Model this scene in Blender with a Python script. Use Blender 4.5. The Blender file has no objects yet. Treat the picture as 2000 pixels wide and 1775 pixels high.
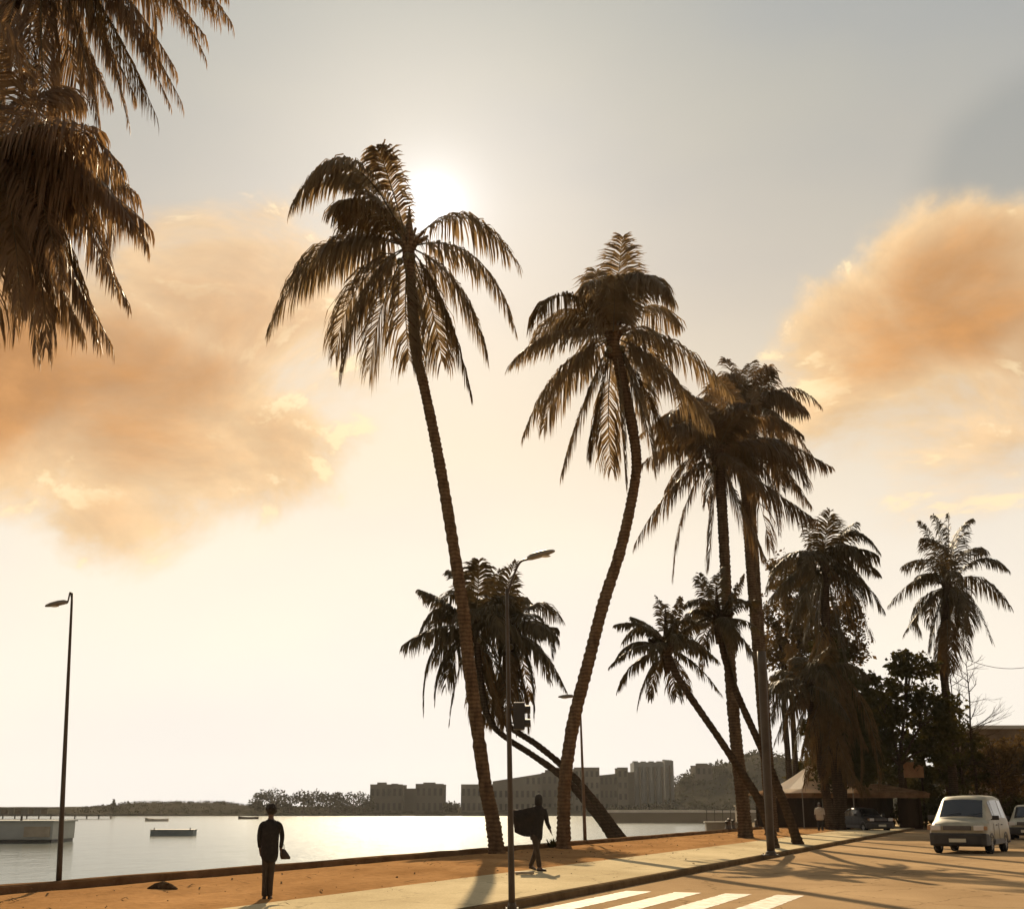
import bpy, bmesh, math, random
from mathutils import Vector, Matrix, noise
R = math.radians
random.seed(7)
sc = bpy.context.scene
C = sc.collection
# ------------------------------------------------------------------ camera
F, CX, CY, HOR, EYE = 2400.0, 1000.0, 887.5, 1572.0, 1.62
PITCH = math.atan((HOR - CY) / F)
cam_d = bpy.data.cameras.new('camera')
cam = bpy.data.objects.new('camera', cam_d); C.objects.link(cam)
cam.location = (0, 0, EYE); cam.rotation_euler = (R(90) + PITCH, 0, 0)
cam_d.sensor_fit = 'HORIZONTAL'; cam_d.sensor_width = 36.0; cam_d.lens = 36.0 * F / 2000.0
cam_d.clip_start = 0.1; cam_d.clip_end = 5000
sc.camera = cam
cp, sp = math.cos(PITCH), math.sin(PITCH)
def ray(px, py):
    u = CY - py
    return Vector((px - CX, cp * F - sp * u, sp * F + cp * u))
def P(px, py, Y):                       # a point seen at that place of the photo, Y metres in front
    d = ray(px, py); return Vector((0, 0, EYE)) + d * (Y / d.y)
def G(px, py, z=0.0):                   # the same on a level at height z
    d = ray(px, py); return Vector((0, 0, EYE)) + d * ((z - EYE) / d.z)
def S(px, py, Y): return Y / ray(px, py).y    # metres per photo pixel
# ------------------------------------------------------------------ world, sun, exposure
SUN = ray(842, 405).normalized()
world = bpy.data.worlds.new('World'); sc.world = world; world.use_nodes = True
def build_world():
    t = world.node_tree; t.nodes.clear()
    def nd(k, **kw):
        n = t.nodes.new(k)
        for a, b in kw.items(): setattr(n, a, b)
        return n
    def put(n, i, v):
        if v is None: return
        if isinstance(v, bpy.types.NodeSocket): t.links.new(v, n.inputs[i])
        else: n.inputs[i].default_value = v
    def M(op, a, b=None, c=None, clamp=False):
        n = nd('ShaderNodeMath', operation=op, use_clamp=clamp)
        put(n, 0, a); put(n, 1, b); put(n, 2, c); return n.outputs[0]
    def V(op, a, b=None):
        n = nd('ShaderNodeVectorMath', operation=op); put(n, 0, a); put(n, 1, b)
        return n.outputs['Value'] if op == 'DOT_PRODUCT' else n.outputs[0]
    def SS(x, lo, hi, a=0.0, b=1.0):
        n = nd('ShaderNodeMapRange', interpolation_type='SMOOTHSTEP')
        put(n, 0, x); put(n, 1, lo); put(n, 2, hi); put(n, 3, a); put(n, 4, b); return n.outputs[0]
    def MIX(f, a, b, bt='MIX'):
        n = nd('ShaderNodeMix', data_type='RGBA', blend_type=bt)
        put(n, 0, f); put(n, 6, a); put(n, 7, b); return n.outputs[2]
    def NO(vec, scale, det, rough, dist=0.0):
        n = nd('ShaderNodeTexNoise'); put(n, 'Vector', vec); put(n, 'Scale', scale); put(n, 'Detail', det)
        put(n, 'Roughness', rough); put(n, 'Distortion', dist); return n.outputs['Fac']
    d = V('NORMALIZE', nd('ShaderNodeTexCoord').outputs['Generated'])
    sx = nd('ShaderNodeSeparateXYZ'); put(sx, 0, d)
    z = sx.outputs[2]
    ramp = nd('ShaderNodeValToRGB'); put(ramp, 0, M('MAXIMUM', z, 0.0))
    el = ramp.color_ramp.elements
    stops = [(0.0, (1.03, .985, .91)), (.10, (1.03, .965, .875)), (.19, (.98, .90, .78)), (.28, (.83, .735, .61)),
             (.38, (.625, .575, .505)), (.48, (.505, .500, .465)), (.60, (.435, .460, .445)), (1.0, (.38, .42, .44))]
    while len(el) < len(stops): el.new(0.5)
    for e, (p, c) in zip(el, stops): e.position = p; e.color = (*c, 1)
    base = ramp.outputs[0]
    sky = nd('ShaderNodeTexSky', sky_type='NISHITA'); sky.sun_disc = False
    sky.sun_elevation = math.asin(SUN.z); sky.sun_rotation = math.atan2(SUN.x, SUN.y)
    sky.dust_density = 6.0; sky.air_density = 1.2; sky.ozone_density = 0.3
    nish = MIX(1.0, sky.outputs[0], (0.026, 0.026, 0.027, 1), 'MULTIPLY')
    base = MIX(0.12, base, nish)
    # clouds: soft banks with ragged edges, spread round the sky
    def blob(c, r0, r1, k=1.0):
        v = V('MULTIPLY', V('SUBTRACT', d, tuple(c)), (1.0, 1.0, 1.55))
        n = nd('ShaderNodeVectorMath', operation='LENGTH'); put(n, 0, v)
        return M('MULTIPLY', SS(n.outputs['Value'], r0, r1), k)
    def px_(x, y): return ray(x, y).normalized()
    spots = [(px_(-60, 735), .24, .0, 1.45), (px_(230, 760), .23, .02, 1.1), (px_(560, 720), .15, .02, .5), (px_(450, 580), .17, .02, .95), (px_(440, 860), .16, .02, .80), (px_(250, 960), .15, .02, .6), (px_(330, 700), .14, .02, .8), (px_(120, 900), .14, .02, .6),
             (px_(1710, 650), .13, .02, .95), (px_(1900, 575), .145, .02, 1.25), (px_(2090, 580), .16, .02, 1.1), (px_(1900, 830), .17, .02, .60), (px_(1640, 830), .14, .02, .45)]
    for az, el_, r_, k_ in ((75, 22, .3, 1.0), (120, 30, .35, .9), (170, 20, .3, 1.0), (-150, 26, .35, 1.0), (-95, 20, .3, 1.1)):
        spots.append((Vector((math.sin(R(az)) * math.cos(R(el_)), math.cos(R(az)) * math.cos(R(el_)), math.sin(R(el_)))), r_, .03, k_))
    bl = None
    for sp_ in spots:
        b_ = blob(*sp_); bl = b_ if bl is None else M('SMOOTH_MAX', bl, b_, .06)
    def cover(off):
        v = V('MULTIPLY', V('ADD', d, off), (1.0, 1.0, 1.5))
        n = NO(v, 6.5, 10.0, .60, .35)
        return M('ADD', bl, M('MULTIPLY', M('SUBTRACT', n, .5), 1.8))
    s0 = cover((0.0, 0.0, 0.0))
    to_sun = V('MULTIPLY', V('SUBTRACT', tuple(SUN), d), (.055, .055, .055)); s1 = cover(to_sun); s2 = cover((-.004, 0, .014))
    mask = M('MULTIPLY', SS(s0, .16, .60), SS(bl, .02, .22)); thick = SS(s0, .30, 1.35)
    lit = SS(M('SUBTRACT', s0, s1), -.22, .34)
    rim = M('MULTIPLY', M('MULTIPLY', SS(M('SUBTRACT', s0, s2), .07, .17), SS(s0, .22, .36)), M('MULTIPLY', SS(s0, .95, .5), SS(bl, .08, .25)))
    fade = SS(z, .05, .20)
    ccol = MIX(thick, (.95, .68, .39, 1), (.61, .285, .085, 1))
    ccol = MIX(1.0, ccol, MIX(lit, (.84, .83, .84, 1), (1.18, 1.19, 1.22, 1)), 'MULTIPLY')
    col = MIX(M('MULTIPLY', M('MULTIPLY', mask, .92), fade), base, ccol)
    col = MIX(M('MULTIPLY', M('MULTIPLY', rim, .75), fade), col, (1.08, .88, .55, 1))
    grey = M('MULTIPLY', SS(M('ADD', blob(px_(2110, 330), .17, .03), M('MULTIPLY', M('SUBTRACT', NO(d, 3.0, 3.0, .5), .5), .5)), .15, .6), M('SUBTRACT', 1.0, mask))
    col = MIX(M('MULTIPLY', grey, .55), col, (.33, .345, .335, 1))
    # soft, wide variation of the haze veil
    veil = NO(V('MULTIPLY', d, (1, 1, 2.2)), 2.3, 3.0, .5)
    col = MIX(1.0, col, MIX(SS(veil, .35, .65), (.95, .95, .97, 1), (1.04, 1.02, .98, 1)), 'MULTIPLY')
    # brighter around the sun, dimmer away from it
    ds = V('DOT_PRODUCT', d, tuple(SUN))
    col = MIX(1.0, col, MIX(SS(ds, -.9, .75), (.36, .37, .40, 1), (1, 1, 1, 1)), 'MULTIPLY')
    dsp = M('MAXIMUM', ds, 0.0)
    glow = M('ADD', M('MULTIPLY', M('POWER', dsp, 7000.0), .9), M('MULTIPLY', M('POWER', dsp, 1300.0), .32))
    glow = M('ADD', glow, M('MULTIPLY', M('POWER', dsp, 110.0), .15))
    gc = MIX(1.0, (.95, .96, 1.0, 1), glow, 'MULTIPLY')
    col = MIX(1.0, col, gc, 'ADD')
    below = MIX(SS(z, -.08, -.01), (.30, .25, .19, 1), col)
    bg = nd('ShaderNodeBackground'); sc_ = V('SCALE', below); sc_.node.inputs['Scale'].default_value = .63 / .15
    put(bg, 0, sc_); put(bg, 1, .15)
    out = nd('ShaderNodeOutputWorld'); t.links.new(bg.outputs[0], out.inputs[0])
build_world()
sun_l = bpy.data.lights.new('sun', 'SUN'); sun_l.energy = 5.0; sun_l.angle = R(0.5); sun_l.color = (1.0, .80, .54)
sun = bpy.data.objects.new('sun', sun_l); C.objects.link(sun)
sun.rotation_euler = SUN.to_track_quat('Z', 'Y').to_euler()
vs = sc.view_settings
vs.view_transform = 'Standard'; vs.look = 'None'; vs.exposure = 0.70; vs.gamma = 1.0; vs.use_curve_mapping = False
sc.cycles.use_denoising = True
sc.cycles.volume_bounces = 0; sc.cycles.max_bounces = 6; sc.cycles.diffuse_bounces = 3
sc.cycles.transparent_max_bounces = 8
# ------------------------------------------------------------------ materials
MATS = {}
def mat(name, c0, c1=None, scale=4.0, rough=.85, bump=0.0, bscale=20.0, trans=0.0, metal=0.0, spec=.3, detail=6.0,
        stretch=None, tcol=None, coat=0.0, rings=False):
    if name in MATS: return MATS[name]
    m = bpy.data.materials.new(name); m.use_nodes = True; t = m.node_tree
    b = t.nodes['Principled BSDF']; out = t.nodes['Material Output']
    b.inputs['Roughness'].default_value = rough; b.inputs['Metallic'].default_value = metal
    b.inputs['Specular IOR Level'].default_value = spec; b.inputs['Coat Weight'].default_value = coat
    tc = t.nodes.new('ShaderNodeTexCoord'); mp = t.nodes.new('ShaderNodeMapping')
    t.links.new(tc.outputs['Object'], mp.inputs[0])
    if stretch: mp.inputs['Scale'].default_value = stretch
    no = t.nodes.new('ShaderNodeTexNoise'); no.inputs['Scale'].default_value = scale; no.inputs['Detail'].default_value = detail
    no.inputs['Roughness'].default_value = .6
    t.links.new(mp.outputs[0], no.inputs['Vector'])
    rp = t.nodes.new('ShaderNodeValToRGB'); rp.color_ramp.elements[0].position = .32; rp.color_ramp.elements[1].position = .68
    rp.color_ramp.elements[0].color = (*c0, 1); rp.color_ramp.elements[1].color = (*(c1 or c0), 1)
    t.links.new(no.outputs['Fac'], rp.inputs[0]); t.links.new(rp.outputs[0], b.inputs['Base Color'])
    if rings:
        wv = t.nodes.new('ShaderNodeTexWave'); wv.bands_direction = 'Z'; wv.inputs['Scale'].default_value = 2.3; wv.inputs['Distortion'].default_value = 4.0; wv.inputs['Detail'].default_value = 3; wv.inputs['Detail Scale'].default_value = 2.5
        t.links.new(tc.outputs['Object'], wv.inputs['Vector'])
        mr = t.nodes.new('ShaderNodeMapRange'); mr.inputs[3].default_value = .72; mr.inputs[4].default_value = 1.18; t.links.new(wv.outputs['Fac'], mr.inputs[0])
        mm = t.nodes.new('ShaderNodeMix'); mm.data_type = 'RGBA'; mm.blend_type = 'MULTIPLY'; mm.inputs[0].default_value = 1
        t.links.new(rp.outputs[0], mm.inputs[6]); t.links.new(mr.outputs[0], mm.inputs[7]); t.links.new(mm.outputs[2], b.inputs['Base Color'])
    if bump:
        n2 = t.nodes.new('ShaderNodeTexNoise'); n2.inputs['Scale'].default_value = bscale; n2.inputs['Detail'].default_value = 5
        t.links.new(mp.outputs[0], n2.inputs['Vector'])
        bp = t.nodes.new('ShaderNodeBump'); bp.inputs['Strength'].default_value = bump; bp.inputs['Distance'].default_value = .05
        t.links.new(n2.outputs['Fac'], bp.inputs['Height']); t.links.new(bp.outputs[0], b.inputs['Normal'])
    if trans:
        tr = t.nodes.new('ShaderNodeBsdfTranslucent'); mx = t.nodes.new('ShaderNodeMixShader')
        mx.inputs[0].default_value = trans; tr.inputs[0].default_value = (*(tcol or c1 or c0), 1)
        t.links.new(b.outputs[0], mx.inputs[1]); t.links.new(tr.outputs[0], mx.inputs[2]); t.links.new(mx.outputs[0], out.inputs[0])
    MATS[name] = m; return m
def ground_mat(name, c0, c1, scale, bump, bscale, cracks=0.0):
    m = bpy.data.materials.new(name); m.use_nodes = True; t = m.node_tree; b = t.nodes['Principled BSDF']
    b.inputs['Roughness'].default_value = 1.0; b.inputs['Specular IOR Level'].default_value = 0.0
    def nd(k, **kw):
        n = t.nodes.new(k)
        for a, v in kw.items(): n.inputs[a].default_value = v
        return n
    tc = nd('ShaderNodeTexCoord'); mp = nd('ShaderNodeMapping'); mp.inputs['Rotation'].default_value = (0, 0, R(23)); mp.inputs['Scale'].default_value = (1, .45, 1)
    t.links.new(tc.outputs['Object'], mp.inputs[0])
    big = nd('ShaderNodeTexNoise', Scale=scale, Detail=10.0, Roughness=.62); t.links.new(mp.outputs[0], big.inputs['Vector'])
    fine = nd('ShaderNodeTexNoise', Scale=bscale, Detail=6.0, Roughness=.7); t.links.new(tc.outputs['Object'], fine.inputs['Vector'])
    rp = nd('ShaderNodeValToRGB'); rp.color_ramp.elements[0].position = .33; rp.color_ramp.elements[1].position = .67
    rp.color_ramp.elements[0].color = (*c0, 1); rp.color_ramp.elements[1].color = (*c1, 1); t.links.new(big.outputs['Fac'], rp.inputs[0])
    mr = nd('ShaderNodeMapRange'); mr.inputs[1].default_value = .3; mr.inputs[2].default_value = .7; mr.inputs[3].default_value = .80; mr.inputs[4].default_value = 1.15
    t.links.new(fine.outputs['Fac'], mr.inputs[0])
    mx = nd('ShaderNodeMix'); mx.data_type = 'RGBA'; mx.blend_type = 'MULTIPLY'; mx.inputs[0].default_value = 1; t.links.new(rp.outputs[0], mx.inputs[6]); t.links.new(mr.outputs[0], mx.inputs[7]); col = mx.outputs[2]
    if cracks:
        vo = t.nodes.new('ShaderNodeTexVoronoi'); vo.feature = 'DISTANCE_TO_EDGE'; vo.inputs['Scale'].default_value = .33
        wn = nd('ShaderNodeTexNoise', Scale=1.3, Detail=4.0); t.links.new(tc.outputs['Object'], wn.inputs['Vector'])
        ad = t.nodes.new('ShaderNodeVectorMath'); ad.operation = 'ADD'; t.links.new(tc.outputs['Object'], ad.inputs[0]); t.links.new(wn.outputs['Color'], ad.inputs[1]); t.links.new(ad.outputs[0], vo.inputs['Vector'])
        cr = nd('ShaderNodeMapRange'); cr.inputs[1].default_value = .002; cr.inputs[2].default_value = .012; cr.inputs[3].default_value = 1 - cracks; cr.inputs[4].default_value = 1.0; t.links.new(vo.outputs['Distance'], cr.inputs[0])
        m2 = nd('ShaderNodeMix'); m2.data_type = 'RGBA'; m2.blend_type = 'MULTIPLY'; m2.inputs[0].default_value = 1; t.links.new(col, m2.inputs[6]); t.links.new(cr.outputs[0], m2.inputs[7]); col = m2.outputs[2]
    t.links.new(col, b.inputs['Base Color'])
    bp = nd('ShaderNodeBump', Strength=bump, Distance=.04); t.links.new(fine.outputs['Fac'], bp.inputs['Height']); t.links.new(bp.outputs[0], b.inputs['Normal'])
    MATS[name] = m
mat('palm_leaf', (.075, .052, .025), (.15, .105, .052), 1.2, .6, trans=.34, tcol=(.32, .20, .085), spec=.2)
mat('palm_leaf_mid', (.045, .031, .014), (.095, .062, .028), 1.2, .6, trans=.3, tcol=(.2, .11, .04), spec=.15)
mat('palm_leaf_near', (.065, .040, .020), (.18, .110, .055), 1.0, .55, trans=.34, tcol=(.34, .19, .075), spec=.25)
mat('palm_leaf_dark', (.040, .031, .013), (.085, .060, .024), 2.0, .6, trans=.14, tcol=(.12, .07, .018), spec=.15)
mat('dead_frond', (.075, .045, .020), (.13, .082, .036), 3.0, .8, trans=.15, tcol=(.2, .11, .03), spec=0.0)
mat('rachis', (.06, .042, .016), (.10, .07, .026), 5.0, .55)
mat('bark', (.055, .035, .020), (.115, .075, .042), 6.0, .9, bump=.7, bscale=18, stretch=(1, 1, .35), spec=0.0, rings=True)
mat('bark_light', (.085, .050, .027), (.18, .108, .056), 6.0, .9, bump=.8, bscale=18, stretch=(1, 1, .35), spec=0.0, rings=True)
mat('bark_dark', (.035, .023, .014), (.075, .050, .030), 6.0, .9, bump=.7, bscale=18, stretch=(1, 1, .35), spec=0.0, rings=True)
mat('coconut', (.07, .05, .016), (.13, .09, .03), 4, .5)
mat('leaf_dark', (.026, .026, .010), (.060, .052, .020), 1.2, .6, trans=.2, tcol=(.10, .075, .015), spec=0.0)
mat('leaf_brown', (.045, .032, .014), (.100, .066, .028), 1.2, .7, trans=.22, tcol=(.16, .09, .025), spec=0.0)
mat('leaf_far', (.024, .026, .013), (.055, .050, .026), .2, .8, trans=.1, spec=0.0)
ground_mat('sand', (.25, .130, .052), (.39, .215, .092), .5, .8, 6.0)
ground_mat('road', (.28, .185, .100), (.46, .315, .175), .22, .35, 30.0, cracks=.35)
ground_mat('walkway', (.42, .33, .195), (.60, .49, .305), .35, .3, 24.0, cracks=.25)
mat('kerb', (.09, .058, .030), (.17, .115, .062), 2, .95, bump=.3, spec=0.0)
mat('parapet', (.10, .055, .026), (.19, .11, .055), 1.5, .95, spec=0.0, bump=.5, bscale=12)
mat('paint', (.30, .21, .12), (.60, .53, .43), 5.0, .75, detail=10)
mat('metal_dark', (.055, .040, .026), (.09, .066, .043), 2, .5, metal=.3)
mat('metal_rust', (.10, .058, .030), (.17, .105, .06), 3, .6, metal=.3)
mat('lamp_grey', (.16, .13, .10), (.24, .2, .15), 3, .45, metal=.4)
mat('glass_lamp', (.55, .48, .38), None, 3, .25)
mat('cloth_black', (.012, .010, .009), (.026, .021, .017), 8, .9, bump=.4, bscale=25)
mat('cloth_brown', (.035, .024, .015), (.060, .042, .027), 8, .9, bump=.4, bscale=25)
mat('cloth_pale', (.34, .29, .22), (.46, .40, .31), 6, .9, bump=.3)
mat('skin', (.10, .055, .032), (.13, .072, .042), 8, .55)
mat('hair', (.014, .010, .007), (.035, .024, .014), 20, .7, bump=.6, bscale=60)
mat('leather', (.030, .018, .011), (.05, .03, .018), 10, .5)
mat('van_white', (.27, .235, .155), (.37, .325, .225), 2.5, .5, spec=.3, coat=.1)
mat('van_dark', (.030, .027, .024), (.05, .044, .038), 2, .5)
mat('car_dark', (.016, .013, .011), (.028, .022, .018), 2, .5, spec=.2)
mat('car_glass', (.012, .011, .010), (.02, .018, .016), 2, .10, spec=.6)
mat('rubber', (.012, .011, .010), (.02, .019, .018), 8, .9)
mat('rim', (.20, .19, .18), (.3, .28, .26), 5, .4, metal=.7)
mat('headlight', (.6, .56, .5), None, 5, .15, spec=.6)
mat('plate', (.55, .5, .36), (.62, .57, .42), 5, .5)
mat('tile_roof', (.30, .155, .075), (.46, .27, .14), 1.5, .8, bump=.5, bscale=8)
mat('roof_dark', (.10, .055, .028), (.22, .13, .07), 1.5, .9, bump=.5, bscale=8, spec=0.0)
mat('pontoon', (.13, .155, .16), (.19, .22, .225), .8, .8, spec=.1)
mat('canvas', (.62, .53, .42), (.72, .63, .52), 1.2, .85, trans=.5, tcol=(.85, .72, .58), bump=.2)
mat('wood_dark', (.022, .013, .008), (.045, .028, .016), 2, .85, bump=.4, stretch=(1, 1, .2), spec=0.0)  # timber tone darkened to carry the shade inside the pavilion
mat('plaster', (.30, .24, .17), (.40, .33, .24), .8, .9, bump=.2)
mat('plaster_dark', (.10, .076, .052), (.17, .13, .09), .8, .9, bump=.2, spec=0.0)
mat('pale_wall', (.55, .48, .38), (.68, .6, .49), .8, .9)
mat('concrete', (.30, .30, .27), (.42, .41, .37), .35, .85, bump=.3, bscale=5)
mat('wet', (.03, .03, .026), (.05, .05, .042), 1, .5)
mat('far_building', (.115, .103, .080), (.155, .140, .110), .12, .9, spec=0.0)
mat('far_building_b', (.085, .076, .060), (.120, .107, .086), .12, .9, spec=0.0)
mat('far_tower', (.13, .14, .135), (.19, .20, .19), .3, .7)
mat('far_window', (.018, .018, .017), (.035, .034, .03), .3, .5, spec=.1)
mat('hill', (.026, .025, .018), (.050, .044, .030), .06, .95, detail=10, spec=0.0)
mat('shore', (.14, .105, .066), (.20, .15, .095), .05, .95, spec=0.0)
mat('wood_pale', (.36, .27, .17), (.46, .36, .24), 3, .8, stretch=(1, 4, 1))
mat('cable', (.02, .018, .015))
def water_mat():
    m = bpy.data.materials.new('water'); m.use_nodes = True; t = m.node_tree; t.nodes.clear()
    df = t.nodes.new('ShaderNodeBsdfDiffuse'); df.inputs[0].default_value = (.13, .155, .140, 1)
    gl = t.nodes.new('ShaderNodeBsdfGlossy'); gl.inputs[0].default_value = (.60, .62, .61, 1); gl.inputs['Roughness'].default_value = .13
    fr = t.nodes.new('ShaderNodeFresnel'); fr.inputs[0].default_value = 1.33
    mx = t.nodes.new('ShaderNodeMixShader'); ou = t.nodes.new('ShaderNodeOutputMaterial')
    t.links.new(fr.outputs[0], mx.inputs[0]); t.links.new(df.outputs[0], mx.inputs[1]); t.links.new(gl.outputs[0], mx.inputs[2]); t.links.new(mx.outputs[0], ou.inputs[0])
    tc = t.nodes.new('ShaderNodeTexCoord'); h = None
    for sc_, st, w in ((1.0, (.9, .35, 1), .55), (.16, (1, .45, 1), 1.2), (5.0, (1, .6, 1), .14)):
        mp = t.nodes.new('ShaderNodeMapping'); mp.inputs['Scale'].default_value = st; mp.inputs['Rotation'].default_value = (0, 0, R(-14))
        t.links.new(tc.outputs['Object'], mp.inputs[0])
        n = t.nodes.new('ShaderNodeTexNoise'); n.inputs['Scale'].default_value = sc_; n.inputs['Detail'].default_value = 3
        t.links.new(mp.outputs[0], n.inputs['Vector'])
        mu = t.nodes.new('ShaderNodeMath'); mu.operation = 'MULTIPLY'; mu.inputs[1].default_value = w
        t.links.new(n.outputs['Fac'], mu.inputs[0])
        if h is None: h = mu.outputs[0]
        else:
            ad = t.nodes.new('ShaderNodeMath'); ad.operation = 'ADD'; t.links.new(h, ad.inputs[0]); t.links.new(mu.outputs[0], ad.inputs[1]); h = ad.outputs[0]
    bp = t.nodes.new('ShaderNodeBump'); bp.inputs['Strength'].default_value = .45; bp.inputs['Distance'].default_value = .22
    t.links.new(h, bp.inputs['Height'])
    for n_ in (gl, fr): t.links.new(bp.outputs[0], n_.inputs['Normal'])
    MATS['water'] = m
water_mat()
# ------------------------------------------------------------------ helpers
def tag(o, label=None, cat=None, group=None, kind=None):
    if label: o['label'] = label
    if cat: o['category'] = cat
    if group: o['group'] = group
    if kind: o['kind'] = kind
    return o
def empty(name, loc, rz=0.0, label=None, cat=None, group=None):
    o = bpy.data.objects.new(name, None); C.objects.link(o); o.location = loc; o.rotation_euler = (0, 0, rz)
    o.empty_display_size = .2
    return tag(o, label, cat, group)
class MB:
    """collects faces; build() links them as one mesh object"""
    def __init__(s): s.v = []; s.f = []; s.m = []; s.cur = 0
    def add(s, vs, fs):
        n = len(s.v); s.v += [tuple(v) for v in vs]; s.f += [tuple(i + n for i in f) for f in fs]; s.m += [s.cur] * len(fs); return n
    def box(s, c, d, rz=0.0, rx=0.0, top=1.0):
        mt = Matrix.Translation(c) @ Matrix.Rotation(rz, 4, 'Z') @ Matrix.Rotation(rx, 4, 'X')
        hx, hy, hz = d[0] / 2, d[1] / 2, d[2] / 2
        vs = [mt @ Vector((x * (top if z > 0 else 1), y * (top if z > 0 else 1), z)) for z in (-hz, hz) for x, y in ((-hx, -hy), (hx, -hy), (hx, hy), (-hx, hy))]
        s.add(vs, [(3, 2, 1, 0), (4, 5, 6, 7), (0, 1, 5, 4), (1, 2, 6, 5), (2, 3, 7, 6), (3, 0, 4, 7)])
    def quad(s, a, b, c, d): s.add([a, b, c, d], [(0, 1, 2, 3)])
    def rings(s, rings, cap=True, closed=True):
        k = len(rings[0]); vs = [p for r in rings for p in r]; fs = []
        for i in range(len(rings) - 1):
            for j in range(k if closed else k - 1):
                a = i * k + j; b = i * k + (j + 1) % k
                fs.append((a, b, b + k, a + k))
        if cap: fs.append(tuple(range(k - 1, -1, -1))); fs.append(tuple(range((len(rings) - 1) * k, len(rings) * k)))
        s.add(vs, fs)
    def tube(s, pts, rad, k=8, cap=True, sq=None):
        rs = []; pts = [Vector(p) for p in pts]
        if not isinstance(rad, (list, tuple)): rad = [rad] * len(pts)
        ref = None
        for i, p in enumerate(pts):
            t = (pts[min(i + 1, len(pts) - 1)] - pts[max(i - 1, 0)]).normalized()
            if ref is None:
                ref = Vector((1, 0, 0)) if abs(t.x) < .8 else Vector((0, 1, 0))
            a = (ref - t * ref.dot(t)).normalized(); b = t.cross(a); ref = a
            r = rad[i]
            rs.append([p + a * (math.cos(2 * math.pi * j / k) * r) + b * (math.sin(2 * math.pi * j / k) * r) for j in range(k)])
        s.rings(rs, cap)
    def ball(s, c, r, n=8, m=6, jit=0.0, rnd=random):
        c = Vector(c); r = r if isinstance(r, (tuple, list)) else (r, r, r); rs = []
        for i in range(m + 1):
            th = math.pi * (i / m) if 0 < i < m else (0.02 if i == 0 else math.pi - .02)
            rs.append([c + Vector((math.sin(th) * math.cos(2 * math.pi * j / n) * r[0], math.sin(th) * math.sin(2 * math.pi * j / n) * r[1], -math.cos(th) * r[2])) * (1 + rnd.uniform(-jit, jit)) for j in range(n)])
        s.rings(rs)
    def build(s, name, m, parent=None, smooth=False, loc=None):
        me = bpy.data.meshes.new(name)
        off = Vector(loc) if loc is not None else Vector((0, 0, 0))
        me.from_pydata([Vector(v) - off for v in s.v] if loc is not None else s.v, [], s.f)
        for x in (m if isinstance(m, (list, tuple)) else [m]): me.materials.append(MATS[x])
        if any(s.m): me.polygons.foreach_set('material_index', s.m)
        if smooth: me.polygons.foreach_set('use_smooth', [True] * len(me.polygons))
        me.update()
        return link(name, me, parent, loc)
def link(name, me, parent=None, loc=None):
    o = bpy.data.objects.new(name, me); C.objects.link(o)
    if parent: o.parent = parent
    if loc is not None and not parent: o.location = loc
    return o
def bevel(o, w=.01, seg=2):
    b = o.modifiers.new('bevel', 'BEVEL'); b.width = w; b.segments = seg; b.limit_method = 'ANGLE'; b.angle_limit = R(35); return o
def catmull(pts, n):
    pts = [Vector(p) for p in pts]; out = []
    q = [pts[0] * 2 - pts[1]] + pts + [pts[-1] * 2 - pts[-2]]
    for i in range(1, len(q) - 2):
        for k in range(n):
            t = k / n; a, b, c, d = q[i - 1], q[i], q[i + 1], q[i + 2]
            out.append(.5 * ((2 * b) + (c - a) * t + (2 * a - 5 * b + 4 * c - d) * t * t + (3 * b - a - 3 * c + d) * t ** 3))
    out.append(pts[-1]); return out
def lerp(a, b, t): return a + (b - a) * t
UP = Vector((0, 0, 1))
# ------------------------------------------------------------------ ground, sea and far shore
# the coast runs along direction D; e = distance inland from the sea edge, a = distance along it
A0 = G(0, 1727, .29); A1 = G(1440, 1617, .29)
D = (A1 - A0); D.z = 0; D.normalize(); NIN = Vector((D.y, -D.x, 0))
def L(a, e, z=0.0): return Vector((A0.x, A0.y, 0)) + D * a + NIN * e + Vector((0, 0, z))
def AE(p): q = Vector(p) - Vector((A0.x, A0.y, 0)); return q.dot(D), q.dot(NIN)
AMAX = (A1 - A0).length
E_KERB = sum(AE(G(*p, .13))[1] for p in ((1150, 1735), (1300, 1703), (1500, 1668))) / 3
E_SAND = sum(AE(G(*p, .13))[1] for p in ((600, 1745), (1000, 1704), (1200, 1681))) / 3
WZ = -1.7
def sheet(name, pts, z, m):
    me = bpy.data.meshes.new(name); bm = bmesh.new()
    bm.faces.new([bm.verts.new((p[0], p[1], z)) for p in pts]); bm.normal_update(); bm.to_mesh(me); bm.free(); me.materials.append(MATS[m])
    return tag(link(name, me), kind='structure')
sheet('sea', [(-1400, -300), (1400, -300), (1400, 1500), (-1400, 1500)], WZ, 'water')
# land: the raised promenade + the ground inland
K = .13                               # kerb height
far_e = L(AMAX + 6, 0)
coast2 = Vector((.205 * 420, 420, 0))
mbg = MB()
pts = [L(-70, E_KERB), L(AMAX + 30, E_KERB), (coast2.x + 9, 420, 0), (600, 420, 0), (600, -60, 0), (-20, -60, 0)]
sheet('road', [(p[0], p[1]) for p in pts], 0.0, 'road')
def strip(name, e0, e1, a0, a1, zf, m, na, ne):
    vs = []; fs = []
    for i in range(na + 1):
        for j in range(ne + 1):
            a = lerp(a0, a1, (i / na) ** 1.3); e = lerp(e0, e1, j / ne); p = L(a, e); vs.append((p.x, p.y, zf(a, e)))
    for i in range(na):
        for j in range(ne):
            k = i * (ne + 1) + j; fs.append((k, k + ne + 1, k + ne + 2, k + 1))
    b = MB(); b.add(vs, fs); o = b.build(name, m, smooth=True)
    return tag(o, kind='structure')
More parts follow.
